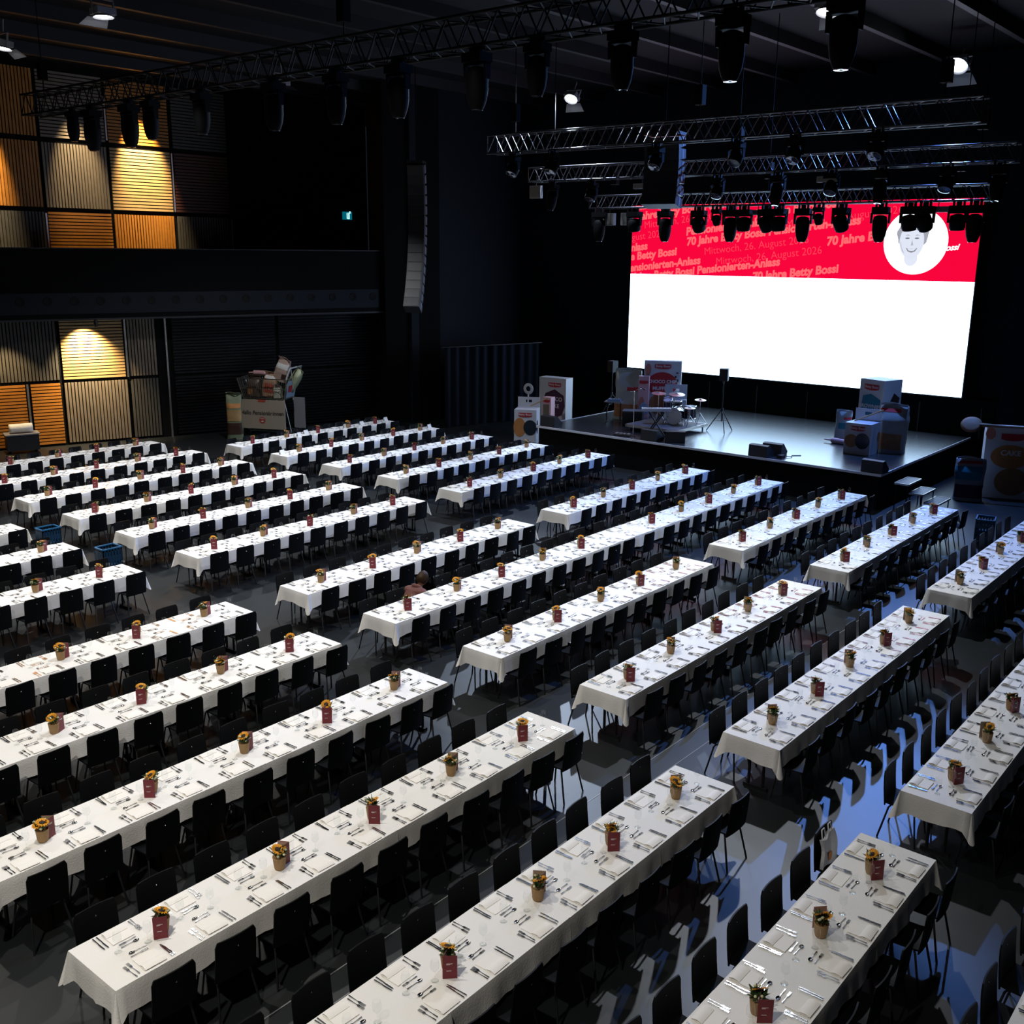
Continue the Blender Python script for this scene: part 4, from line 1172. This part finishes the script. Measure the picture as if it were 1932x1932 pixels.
def drum(name, label, x, y, z, r, h, tilt=0, legs=0, stand=False, axis='z'):
    t = thing(name, label, 'drum', (x, y, RZT), radians(-75), 'drum kit')
    mx = TR(0, 0, z) @ (RX(pi / 2) if axis == 'y' else RX(tilt))
    MB().lathe([(r, -h / 2), (r, h / 2)], 24, 0, mx).obj('shell', DRUMSH, t)
    MB().lathe([(.001, h / 2), (r * .97, h / 2)], 24, 0, mx).obj('drum_head', DRUMHD, t); MB().lathe([(.001, -h / 2), (r * .97, -h / 2)], 24, 0, mx).obj('drum_head', DRUMHD if axis == 'z' else DRUMSH, t)
    for zz in (-h / 2, h / 2): MB().lathe([(r * 1.0, zz - .02), (r * 1.04, zz - .018), (r * 1.04, zz + .018), (r * .97, zz + .018)], 24, 0, mx).obj('hoop', CHROME, t)
    b = MB()
    for i in range(8):
        a = i * pi / 4; b.tube([tuple(mx @ Vector((r * 1.03 * cos(a), r * 1.03 * sin(a), -h / 2))), tuple(mx @ Vector((r * 1.03 * cos(a), r * 1.03 * sin(a), h / 2)))], .006, 5)
    b.obj('lugs', CHROME, t)
    for i in range(legs):
        a = 2 * pi * i / legs + .5
        if stand: MB().tube([(0, 0, z - h / 2), (0, 0, .3), (.24 * cos(a), .24 * sin(a), .01)], .01, 6).obj('leg', CHROME, t)
        elif axis == 'y': MB().tube([((-1) ** i * r * .9, -.1, z), ((-1) ** i * r * 1.25, -.2, .01)], .012, 6).obj('leg', CHROME, t)
        else: MB().tube([(r * cos(a), r * sin(a), z), (r * 1.1 * cos(a), r * 1.1 * sin(a), .01)], .009, 6).obj('leg', CHROME, t)
    return t


drum('bass_drum', 'black bass drum lying on edge in the middle of the drum riser', 29.72, 17.62, .29, .28, .42, legs=2, axis='y')
drum('rack_tom', 'small tom above the bass drum, nearest the muffin carton', 29.8, 17.95, .74, .14, .22, .35, 3, True)
drum('rack_tom', 'small tom above the bass drum, beside the keyboard', 29.45, 17.75, .72, .15, .24, .35, 3, True)
drum('snare_drum', 'shallow snare drum on its stand at the back of the riser', 30.28, 17.92, .62, .18, .14, .1, 3, True)
drum('floor_tom', 'floor tom on three legs at the screen-corner side of the riser', 30.0, 17.22, .42, .2, .4, 0, 3)


def cymbal(label, x, y, z, r, tilt, boom=0):
    t = thing('cymbal_stand', label, 'cymbal', (x, y, RZT), radians(-75), 'drum kit')
    mx = TR(boom, 0, z) @ RX(tilt) @ RY(tilt * .6)
    MB().lathe([(r, -.012), (r * .5, .0), (.06, .012), (.035, .03), (.001, .034)], 24, 0, mx).lathe([(r, -.015), (r * .5, -.004), (.001, .006)], 24, 0, mx).obj('cymbal', CYMB, t)
    MB().tube([(0, 0, .25), (0, 0, z * .8), (boom, 0, z)], .011, 6).obj('pole', CHROME, t)
    for i in range(3):
        a = i * 2 * pi / 3 + .4; MB().tube([(0, 0, .38), (.25 * cos(a), .25 * sin(a), .01)], .01, 6).obj('leg', CHROME, t)


cymbal('crash cymbal on stand before the muffin carton', 29.75, 18.3, .98, .24, .1)
cymbal('wide ride cymbal before the white handle-hole carton', 30.1, 17.9, .95, .27, .12, .08)
cymbal('upper cymbal at the screen side of the drum kit', 30.3, 17.02, .82, .19, .08)
cymbal('lower cymbal at the screen side of the drum kit', 29.6, 17.0, .63, .18, .05)
o = thing('drum_stool', 'round black drum stool behind the bass drum', 'stool', (30.45, 17.45, RZT))
MB().lathe([(.001, .48), (.16, .48), (.17, .44), (.15, .40), (.001, .40)], 20).obj('seat', AMPM, o)
for i in range(3): MB().tube([(0, 0, .40), (.2 * cos(i * 2.1), .2 * sin(i * 2.1), .01)], .012, 6).obj('leg', CHROME, o)

o = thing('keyboard_stand', 'black crossed-leg stand holding the keyboard at the riser', 'stand', (28.26, 17.45, SZ), radians(-52))
for s in (-1, 1): MB().tube([(s * .3, -.16, .02), (-s * .24, -.13, .82)], .022, 8).tube([(s * .3, .16, .02), (-s * .24, .13, .82)], .022, 8).tube([(s * .3, -.2, .02), (s * .3, .2, .02)], .022, 8).obj('crossed_frame', BLACKM, o)
o = thing('keyboard', 'white-topped electronic keyboard on a crossed stand before the drums', 'keyboard', (28.26, 17.45, SZ + .845), radians(-52))
MB().box(-.46, -.17, 0, .46, .17, .09).obj('body', mat('key_silver', (.5, .5, .53), .35, .3), o)
MB().box(-.43, -.165, .09, .43, -.03, .105).obj('white_keys', KEYW, o)
b = MB()
for i in range(25):
    if i % 7 in (0, 1, 3, 4, 5): b.box(-.42 + i * .034, -.11, .105, -.405 + i * .034, -.03, .115)
b.obj('black_keys', INKBLK, o)
MB().box(-.35, .02, .09, -.05, .13, .096).obj('panel', AMPM, o)

o = thing('microphone_stand', 'slim microphone stand with round base at the stage front edge', 'microphone stand', (27.89, 18.06, SZ))
MB().lathe([(.001, .03), (.05, .03), (.14, .015), (.15, 0), (.001, 0)], 20).obj('base', BLACKM, o)
MB().tube([(0, 0, .02), (0, 0, 1.45)], .012, 8).obj('pole', CHROME, o)
MB().tube([(0, .16, 1.42), (0, -.24, 1.56)], .009, 6).obj('boom', CHROME, o)
MB().lathe([(.012, -.08), (.018, .04), (.027, .06), (.027, .09), (.001, .11)], 12, 0, TR(0, -.3, 1.57) @ RX(1.9)).obj('microphone', AMPM, o)
o = thing('pedal_board', 'small black pedal board beside the microphone stand base', 'pedal board', (27.75, 18.35, SZ), radians(-80))
MB().box(-.28, -.14, 0, .28, .14, .05).obj('board', AMPM, o)
for i in range(4): MB().box(-.24 + i * .13, -.09, .05, -.15 + i * .13, .06, .085).obj('pedal', AMPTOP, o)
o = thing('amplifier', 'square black bass amplifier with grey top on the stage', 'amplifier', (29.75, 19.3, SZ), radians(-62))
MB().box(-.34, -.28, .02, .34, .28, .5).obj('cabinet', AMPM, o); MB().box(-.31, -.3, .06, .31, -.28, .46).obj('grille', BLACKM, o); MB().box(-.34, -.28, .5, .34, .28, .515).obj('top_panel', AMPTOP, o)
o = thing('side_table', 'narrow black table with a sound mixer at the far side of stage', 'table', (29.75, 20.1, SZ), radians(-66))
MB().box(-.3, -.22, .72, .3, .22, .75).obj('tabletop', AMPTOP, o)
for sx in (-.24, .24): MB().tube([(sx, -.2, .03), (sx, .2, .03)], .02, 6).tube([(sx, 0, .03), (sx, 0, .72)], .02, 6).obj('leg', BLACKM, o)
o = thing('sound_mixer', 'small bluish sound mixer on the narrow black table', 'mixer', (29.75, 20.1, SZ + .752), radians(-66))
MB().box(-.2, -.15, 0, .24, .15, .07).obj('case', mat('mixer_blue', (.12, .22, .35), .35), o)
b = MB()
for i in range(5):
    for j in range(3): b.lathe([(.014, 0), (.012, .02), (.001, .021)], 8, 0, TR(-.15 + i * .08, -.1 + j * .08, .07))
b.obj('knobs', ALU, o)


def wedge(label, x, y, rz, s=1):
    t = thing('stage_monitor', label, 'loudspeaker', (x, y, SZ), rz, 'wedge monitors on the stage edge'); t.scale = (s, s, s)
    prof = [(-.22, 0), (.2, 0), (.24, .1), (-.06, .36), (-.2, .34)]
    MB().prism(prof, -.3, .3, 0, Matrix(((0, 0, 1, 0), (1, 0, 0, 0), (0, 1, 0, 0), (0, 0, 0, 1)))).obj('cabinet', AMPM, t)
    d = Vector((.30, .26)).normalized()
    MB().add([(-.27, .235, .12), (.27, .235, .12), (.27, -.04, .352), (-.27, -.04, .352)], [(0, 1, 2, 3)], 0, False, TR(0, .006, .008)).obj('grille', BLACKM, t)


wedge('wedge monitor at the far front corner of the stage', 27.7, 21.25, radians(-90))
wedge('wedge monitor with its back to the hall, next to the microphone stand', 27.68, 17.2, radians(-92))
wedge('wedge monitor at the foot of the keyboard stand', 27.9, 16.5, radians(-60), 1.05)
wedge('front one of the wedge monitor pair at the middle of the stage edge', 27.62, 13.42, radians(-92))
wedge('rear one of the wedge monitor pair at the middle of the stage edge', 28.15, 13.25, radians(-88))
wedge('wedge monitor at the near front corner of the stage above the steps', 27.65, 10.05, radians(-92))
o = thing('cable_box', 'small cable box beside the wedge monitor pair', 'box', (27.75, 12.85, SZ)); MB().box(-.1, -.08, 0, .1, .08, .09).obj('case', AMPM, o); MB().tube([(.1, 0, .05), (.3, -.2, .02), (.5, -.1, .015), (.7, -.3, .015)], .012, 6).obj('cable', AMPM, o)


def pa(label, lab2, x, y, h, s=1, rz=radians(-70)):
    t = thing('tripod_stand', label, 'stand', (x, y, SZ), rz, 'loudspeaker tripods')
    MB().tube([(0, 0, .35), (0, 0, h)], .02, 8).obj('pole', BLACKM, t); MB().lathe([(.04, .68), (.045, .7), (.045, .78), (.035, .8)], 10).obj('collar', BLACKM, t)
    for i in range(3):
        a = 2 * pi * i / 3 + .9
        l = MB().tube([(.03 * cos(a), .03 * sin(a), .72), (.5 * cos(a), .5 * sin(a), .015)], .016, 6).obj('leg', BLACKM, t)
        MB().tube([(0, 0, .38), (.26 * cos(a), .26 * sin(a), .37)], .009, 5).obj('brace', BLACKM, t)
    t = thing('stand_loudspeaker', lab2, 'loudspeaker', (x, y, SZ + h), rz, 'loudspeakers on tripods')
    MB().box(-.14, -.14, 0, .14, .14, .40).obj('cabinet', AMPM, t); MB().box(-.125, -.15, .02, .125, -.14, .38).obj('grille', BLACKM, t); MB().tube([(0, 0, -.06), (0, 0, 0)], .03, 8).obj('socket', BLACKM, t)


pa('black tripod standing alone at mid stage', 'small black loudspeaker on the tripod standing before the white screen', 30.57, 16.35, 1.70)
pa('black tripod at the far stage edge by the curtain', 'small black loudspeaker with lit edge on the tripod by the dark far wall', 31.3, 21.25, 1.54, rz=radians(-100))

# ------------------------------------------------------------------ giant shopping cart with banner
ca = atan2(-.895, .446)
o = thing('giant_shopping_cart', 'oversized wire shopping cart filled with packages near the slatted wall', 'shopping cart', (23.42, 31.4, 0), ca)
WIRE = mat('cart_wire', (.55, .56, .5), .3, 1)
b = MB()
bot = [(-.80, .02), (.84, .02), (.84, .8), (-.80, .8)]; top = [(-.98, -.06), (.98, -.06), (.98, .9), (-.98, .9)]
zb, zt = 1.38, 2.12
for pl, z in ((bot, zb), (top, zt)):
    for i in range(4): b.tube([(*pl[i], z), (*pl[(i + 1) % 4], z)], .022, 6)
mid = [((p[0] + q[0]) / 2, (p[1] + q[1]) / 2) for p, q in zip(bot, top)]
for i in range(4): b.tube([(*mid[i], (zb + zt) / 2), (*mid[(i + 1) % 4], (zb + zt) / 2)], .015, 6); b.tube([(*bot[i], zb), (*top[i], zt)], .022, 6)
b.obj('basket_frame', WIRE, o)
b = MB()
for e in range(4):
    n = 22 if e % 2 == 0 else 10
    for i in range(1, n):
        t = i / n; l = lambda pl: (pl[e][0] + (pl[(e + 1) % 4][0] - pl[e][0]) * t, pl[e][1] + (pl[(e + 1) % 4][1] - pl[e][1]) * t)
        b.tube([(*l(bot), zb), (*l(top), zt)], .006, 4)
for i in range(1, 10): b.tube([(-.8 + 1.64 * i / 10, .02, zb), (-.8 + 1.64 * i / 10, .8, zb)], .006, 4)
b.obj('basket_wires', WIRE, o)
MB().tube([(.98, -.06, zt), (1.16, -.06, zt + .42), (1.16, .9, zt + .42), (.98, .9, zt)], .03, 8).obj('handle', mat('cart_handle', (.45, .5, .55), .4), o)
MB().tube([(1.18, -.06, zt + .40), (1.24, -.06, zt - .1), (1.22, -.06, zt - .34)], .015, 6).box(1.19, -.09, zt - .46, 1.25, -.03, zt - .34).obj('coin_chain', WIRE, o)
MB().add([(.86, .05, zb + .05), (.86, .78, zb + .05), (1.0, .84, zt - .06), (1.0, .0, zt - .06)], [(0, 1, 2, 3)], 0, False, TR(.03, 0, 0)).obj('end_panel', mat('cart_panel', (.25, .35, .45), .5), o)
MB().add([(.895, .15, zb + .25), (.895, .68, zb + .25), (.965, .72, zt - .24), (.965, .12, zt - .24)], [(0, 1, 2, 3)], 0, False, TR(.045, 0, 0)).obj('panel_logo', LABELRED, o)
b = MB()
for y in (.05, .8): b.tube([(.8, y, zb), (1.05, y, .18)], .022, 6).tube([(-.7, y, .18), (1.05, y, .18)], .022, 6).tube([(-.7, y, .18), (-.5, y, .55), (.3, y, zb)], .022, 6)
b.obj('undercarriage', WIRE, o)
for x in (-.68, 1.02):
    for y in (.05, .8): MB().lathe([(.001, -.03), (.1, -.03), (.11, 0), (.1, .03), (.001, .03)], 16, 0, TR(x, y, .112) @ RX(pi / 2)).obj('wheel', AMPM, o)
bo = thing('banner_board', 'beige greeting board leaning below the giant cart basket', 'sign', (23.42, 31.4, 0), ca)
MB().box(-.94, -.14, .28, .92, -.10, 1.36).obj('board', BEIGEBOARD, bo)
for x in (-.85, .83): MB().tube([(x, -.08, .6), (x, -.02, .01)], .02, 6).tube([(x, -.12, .3), (x, -.16, .01)], .02, 6).obj('foot', BLACKM, bo)
q = text_mb('Hallo Pensionär:innen', .2, .004, .1); wt = max(v[0] for v in q.v); k_ = 1.72 / wt
q2 = MB(); q2.add([(v[0] * k_ - .86, -.146, v[1] * k_ * 1.1 + .80) for v in q.v], q.f); q2.obj('lettering', INKBLK, bo)
MB().prism(rect(-.14, 1.27, .16, 1.37), 0, .006, 0, Matrix(((1, 0, 0, 0), (0, 0, -1, -.141), (0, 1, 0, 0), (0, 0, 0, 1)))).obj('logo_label', BADGER, bo)
MB().prism(ell(0, .60, .125, .125), 0, .006, 0, Matrix(((1, 0, 0, 0), (0, 0, -1, -.141), (0, 1, 0, 0), (0, 0, 0, 1)))).obj('badge', BADGER, bo)
MB().add([(-.06, -.149, .56), (0, -.149, .54), (.06, -.149, .56), (.03, -.149, .59), (-.02, -.149, .58)], [(0, 1, 2, 3, 4)]).add([(-.08, -.149, .66), (.08, -.149, .66), (.07, -.149, .68), (-.07, -.149, .68)], [(0, 1, 2, 3)]).obj('badge_print', WI, bo)
o = thing('grey_board', 'grey board standing behind the cart at the banner end', 'board', (24.25, 30.6, 0), ca)
MB().box(-.1, .1, .28, .34, .13, 1.42).obj('board', mat('board_grey', (.25, .25, .28), .6), o)
for x in (-.05, .3): MB().tube([(x, .115, 0), (x, .115, .3)], .015, 6).obj('foot', BLACKM, o)


def incart(lx, ly): return (23.42 + cos(ca) * lx - sin(ca) * ly, 31.4 + sin(ca) * lx + cos(ca) * ly)


for lx, ly, z, wd, dp, ht, m, sd, tl, lb, pt in ((-.53, .4, 1.42, .5, .4, .72, mat('choco_bag', (.1, .07, .05), .4, .1, bump=.5, bscale=9), 21, .05, 'dark brown giant bag at the front end of the shopping cart', [('picture', CAKEP, .1, .5, .1, .5)]),
                                                 (.08, .42, 1.42, .55, .45, .86, mat('tan_bag', (.42, .26, .16), .5, bump=.4, bscale=9), 22, .12, 'tan and orange giant bag mid shopping cart', [('picture', BADGER, .4, .9, .2, .6), ('label', WHITECARD, .3, .9, .8, .93)]),
                                                 (.47, .5, 2.02, .5, .4, .82, mat('peach_bag', (.5, .36, .3), .5, bump=.4, bscale=9), 23, .32, 'peach giant bag sticking out highest from the shopping cart', [('picture', BROWNP, .55, .85, .15, .38), ('label', WHITECARD, .2, .95, .58, .82)]),
                                                 (.76, .6, 1.62, .34, .36, .95, mat('lime_bag', (.4, .45, .28), .35, .1, bump=.5, bscale=9), 24, .55, 'greenish giant bag leaning out at the cart handle', []),
                                                 (.50, .22, 1.42, .30, .3, .42, mat('pale_bag', (.5, .5, .42), .4, bump=.5, bscale=9), 25, 0, 'small pale bag low in the cart below the peach one', [])):
    x, y = incart(lx, ly)
    t = bag(lb, (x, y, z), ca, wd, dp, ht, m, sd, pt)
    t.rotation_euler = (0, tl, ca)
o = thing('giant_rolling_pin', 'oversized pale rolling pin lying across packages at the cart front', 'rolling pin', (*incart(-.25, .35), 2.3), ca)
MB().lathe([(.001, -.25), (.08, -.25), (.085, -.2), (.085, .2), (.08, .25), (.001, .25)], 16, 0, RY(pi / 2)).obj('roller', PINKC, o)
MB().tube([(-.25, 0, 0), (-.45, 0, -.01)], [.03, .022], 8).obj('handle', PINKC, o)

# ------------------------------------------------------------------ crates, trolley, tote bag
def crate(label, x, y, rz, h, wd=.42, dp=.34):
    t = thing('bottle_crate', label, 'crate', (x, y, 0), rz, 'blue crates on the floor')
    b = MB(); n = 2; hh = h / n
    for k in range(n):
        z0 = k * hh + .004; z1 = (k + 1) * hh
        for (xa, ya, xb, yb) in ((-wd / 2, -dp / 2, wd / 2, -dp / 2 + .015), (-wd / 2, dp / 2 - .015, wd / 2, dp / 2), (-wd / 2, -dp / 2, -wd / 2 + .015, dp / 2), (wd / 2 - .015, -dp / 2, wd / 2, dp / 2)):
            lx = xb - xa > yb - ya
            b.box(xa, ya, z0, xb, yb, z0 + .05); b.box(xa, ya, z1 - .05, xb, yb, z1)
            m_ = 7
            for i in range(m_):
                t0 = i / (m_ - 1)
                if lx: q = xa + (xb - xa - .035) * t0; b.box(q, ya, z0, q + .035, yb, z1)
                else: q = ya + (yb - ya - .035) * t0; b.box(xa, q, z0, xb, q + .035, z1)
            if lx: b.box(xa, ya + .003, z0 + hh * .3, xb, yb - .003, z0 + hh * .6)
            else: b.box(xa + .003, ya, z0 + hh * .3, xb - .003, yb, z0 + hh * .6)
        b.box(-wd / 2, -dp / 2, z0, wd / 2, dp / 2, z0 + .01)
    b.obj('lattice_wall', CRATE, t)
    r = MB()
    for (xa, ya, xb, yb) in ((-wd / 2 - .008, -dp / 2 - .008, wd / 2 + .008, -dp / 2 + .022), (-wd / 2 - .008, dp / 2 - .022, wd / 2 + .008, dp / 2 + .008), (-wd / 2 - .008, -dp / 2, -wd / 2 + .022, dp / 2), (wd / 2 - .022, -dp / 2, wd / 2 + .008, dp / 2)): r.box(xa, ya, h - .012, xb, yb, h + .012)
    r.obj('rim', CRATEL, t)


crate('blue bottle crate stack at the aisle behind the fifth-row camera-block table', 10.45, 22.0, .0, .74)
crate('blue bottle crate stack between the fifth-row tables, closer to camera', 10.42, 19.4, .0, .80)
crate('dim blue bottle crate stack alone near the stage steps', 25.95, 6.62, .2, .62, .52, .42)
o = thing('service_trolley', 'dark low trolley at the slatted wall carrying a white roll', 'trolley', (15.95, 34.75, 0), radians(-18))
MB().box(-.5, -.3, .1, .5, .3, .62).obj('body', AMPM, o); MB().box(-.54, -.33, .62, .54, .33, .66).obj('top_board', AMPTOP, o)
for sx in (-.4, .4):
    for sy in (-.22, .22): MB().lathe([(.001, -.02), (.05, -.02), (.05, .02), (.001, .02)], 10, 0, TR(sx, sy, .05) @ RX(pi / 2)).obj('wheel', BLACKM, o)
o = thing('paper_roll', 'thick white paper roll lying on the dark trolley at slatted wall', 'roll', (15.95, 34.75, .665), radians(-18))
MB().lathe([(.03, -.36), (.15, -.36), (.155, -.3), (.15, 0), (.158, .2), (.15, .36), (.03, .36), (.03, -.36)], 20, 0, TR(0, 0, .16) @ RY(pi / 2)).obj('roll', mat('roll_white', (.7, .7, .68), .8, noise=.1, nscale=20, bump=.5, bscale=20), o)
o = thing('tote_bag', 'pale fabric tote with orange patch on the last near-row chair', 'bag', (9.72, 3.52, .470), pi)
MB().shell(lambda u, v: (-.17 + .34 * u + .01 * sin(v * 7), -.115 - .045 * v + .02 * sin(u * 6 + v * 3), .0 + .34 * v - .03 * sin(u * pi) * v), 10, 8, .035).obj('body', TOTE, o)
MB().box(-.05, -.085, .06, .02, -.075, .14).obj('patch', ORANGEP, o); o.children[-1].rotation_euler = (.1, 0, 0)
for s in (-.08, .08): MB().tube([(s - .04, -.14, .32), (s - .03, -.16, .42), (s + .03, -.16, .42), (s + .04, -.14, .32)], .008, 5).obj('handle', TOTE, o)


# ------------------------------------------------------------------ crouching person behind the long table
def skin_obj(name, verts, edges, radii, m, parent, levels=2, root=0):
    me = bpy.data.meshes.new(name); me.from_pydata(verts, edges, [])
    o = bpy.data.objects.new(name, me); C.objects.link(o)
    md = o.modifiers.new('s', 'SKIN'); md.use_smooth_shade = True
    sv = me.skin_vertices[0].data
    for i, r in enumerate(radii): sv[i].radius = (r, r) if not isinstance(r, tuple) else r
    sv[root].use_root = True
    s2 = o.modifiers.new('u', 'SUBSURF'); s2.levels = levels; s2.render_levels = levels
    dg = bpy.context.evaluated_depsgraph_get()
    nm = bpy.data.meshes.new_from_object(o.evaluated_get(dg)); o.modifiers.clear(); o.data = nm
    for p in nm.polygons: p.use_smooth = True
    nm.materials.clear(); nm.materials.append(m)
    if parent: o.parent = parent
    return o


# figure frame: +x is where the person faces; squatting, back bent forward, arms on the knees
pv = [(0, 0, .30), (.07, 0, .42), (.19, 0, .53), (.27, 0, .585), (.34, 0, .63), (.38, 0, .68),
      (0, .10, .28), (.34, .16, .42), (.12, .16, .10), (.24, .16, .035),
      (0, -.10, .28), (.34, -.16, .42), (.12, -.16, .10), (.24, -.16, .035),
      (.25, .17, .56), (.33, .24, .38), (.47, .16, .33), (.25, -.17, .56), (.33, -.24, .38), (.47, -.16, .33)]
pe = [(0, 1), (1, 2), (2, 3), (3, 4), (4, 5), (0, 6), (6, 7), (7, 8), (8, 9), (0, 10), (10, 11), (11, 12), (12, 13), (3, 14), (14, 15), (15, 16), (3, 17), (17, 18), (18, 19)]
pr = [(.13, .11), (.115, .09), (.11, .08), (.085, .06), .05, .05, .09, .068, .05, .042, .09, .068, .05, .042, .058, .043, .03, .058, .043, .03]
per = thing('person', 'person in rust-coloured top with brown hair crouching behind the long table', 'person', (12.66, 13.0, 0), radians(3))
per.scale = (1.1,) * 3
body = skin_obj('body', pv, pe, pr, SKIN, per)
for s in (1, -1):       # hands: palm with five bent fingers resting together in front of the knees
    hv = [(.47, s * .16, .33), (.53, s * .13, .325), (.56, s * .12, .32)]; he = [(0, 1), (1, 2)]; hr = [.026, .03, .026]
    for i in range(4):
        b0 = len(hv); yy = s * (.15 - i * .02); L = (.028, .034, .032, .025)[i]
        hv += [(.575, yy, .32), (.575 + L, yy - s * .005, .312), (.575 + L * 1.5, yy - s * .012, .292)]; he += [(2, b0), (b0, b0 + 1), (b0 + 1, b0 + 2)]; hr += [.0095, .0085, .0075]
    b0 = len(hv); hv += [(.535, s * .10, .33), (.565, s * .085, .325)]; he += [(1, b0), (b0, b0 + 1)]; hr += [.011, .009]
    skin_obj('hand', hv, he, hr, SKIN, per)
tv = [pv[i] for i in (0, 1, 2, 3, 14, 15, 16, 17, 18, 19)] + [(.31, 0, .61)]; tv[0] = (.02, 0, .34)
top_ = skin_obj('sweater', tv, [(0, 1), (1, 2), (2, 3), (3, 4), (4, 5), (5, 6), (3, 7), (7, 8), (8, 9), (3, 10)], [(.15, .13), (.155, .13), (.17, .135), (.15, .12), .085, .066, .048, .085, .066, .048, .085], RUSTTOP, per)
MB().lathe([(.055, -.03), (.085, -.02), (.10, .012), (.085, .04), (.06, .03)], 18, 0, TR(.27, 0, .625) @ RY(.75)).obj('collar', RUSTTOP, per)
lv = [pv[i] for i in (0, 6, 7, 8, 10, 11, 12)]
skin_obj('trousers', lv, [(0, 1), (1, 2), (2, 3), (0, 4), (4, 5), (5, 6)], [(.145, .125), .105, .082, .062, .105, .082, .062], JEANS, per)
for s in (1, -1): MB().shell(lambda u, v: (.05 + .28 * u, s * .16 - .05 + .1 * v, .002 + .085 * (1 - u * .55) * sin(pi * (.08 + .84 * v))), 8, 6, -.004).obj('shoe', AMPM, per)
hd = bpy.data.objects.new('head', None)
bm = bmesh.new(); bmesh.ops.create_uvsphere(bm, u_segments=28, v_segments=20, radius=1)
for v in bm.verts:
    x, y, z = v.co; f = max(0, x)
    zz = z * .122; xx = x * .098; yy = y * .079
    if z < 0: yy *= 1 - .28 * z * z; xx *= 1 - .12 * z * z if x > 0 else 1 - .25 * z * z
    if abs(y) < .22 and -.35 < z < .1: xx += f * .022 * (1 - abs(y) / .22) * (1 - abs(z + .15) / .3 if abs(z + .15) < .3 else 0)
    if x > .6 and abs(abs(y) - .38) < .2 and abs(z - .05) < .15: xx -= .008
    v.co = (xx, yy, zz)
me = bpy.data.meshes.new('head'); bm.to_mesh(me); bm.free()
for p in me.polygons: p.use_smooth = True
me.materials.append(SKIN)
ho = bpy.data.objects.new('head', me); C.objects.link(ho); ho.parent = per; ho.location = (.425, .0, .745); ho.rotation_euler = (0, .6, .15)
MB().shell(lambda u, v: (lambda a, e: (-.012 + .108 * cos(e) * cos(a) - (.012 if e < 0 else 0), .090 * cos(e) * sin(a), .012 + .128 * sin(e)))(radians(62) + radians(236) * u, radians(-52) + radians(139) * v), 22, 12, -.004).obj('hair', HAIRM, ho)
for s in (1, -1):
    MB().lathe([(.001, .006), (.012, .004), (.016, -.004)], 10, 0, TR(.0, s * .082, -.005) @ RX(-s * pi / 2) @ Matrix.Diagonal((1, 1.7, 1, 1))).obj('ear', SKIN, ho)
    MB().lathe([(.001, .006), (.007, .004), (.010, -.002)], 10, 0, TR(.083, s * .03, .008) @ RY(pi / 2)).obj('eye', INKBLK, ho)
MB().box(.078, -.02, -.062, .088, .02, -.056).obj('mouth', SALMON, ho)
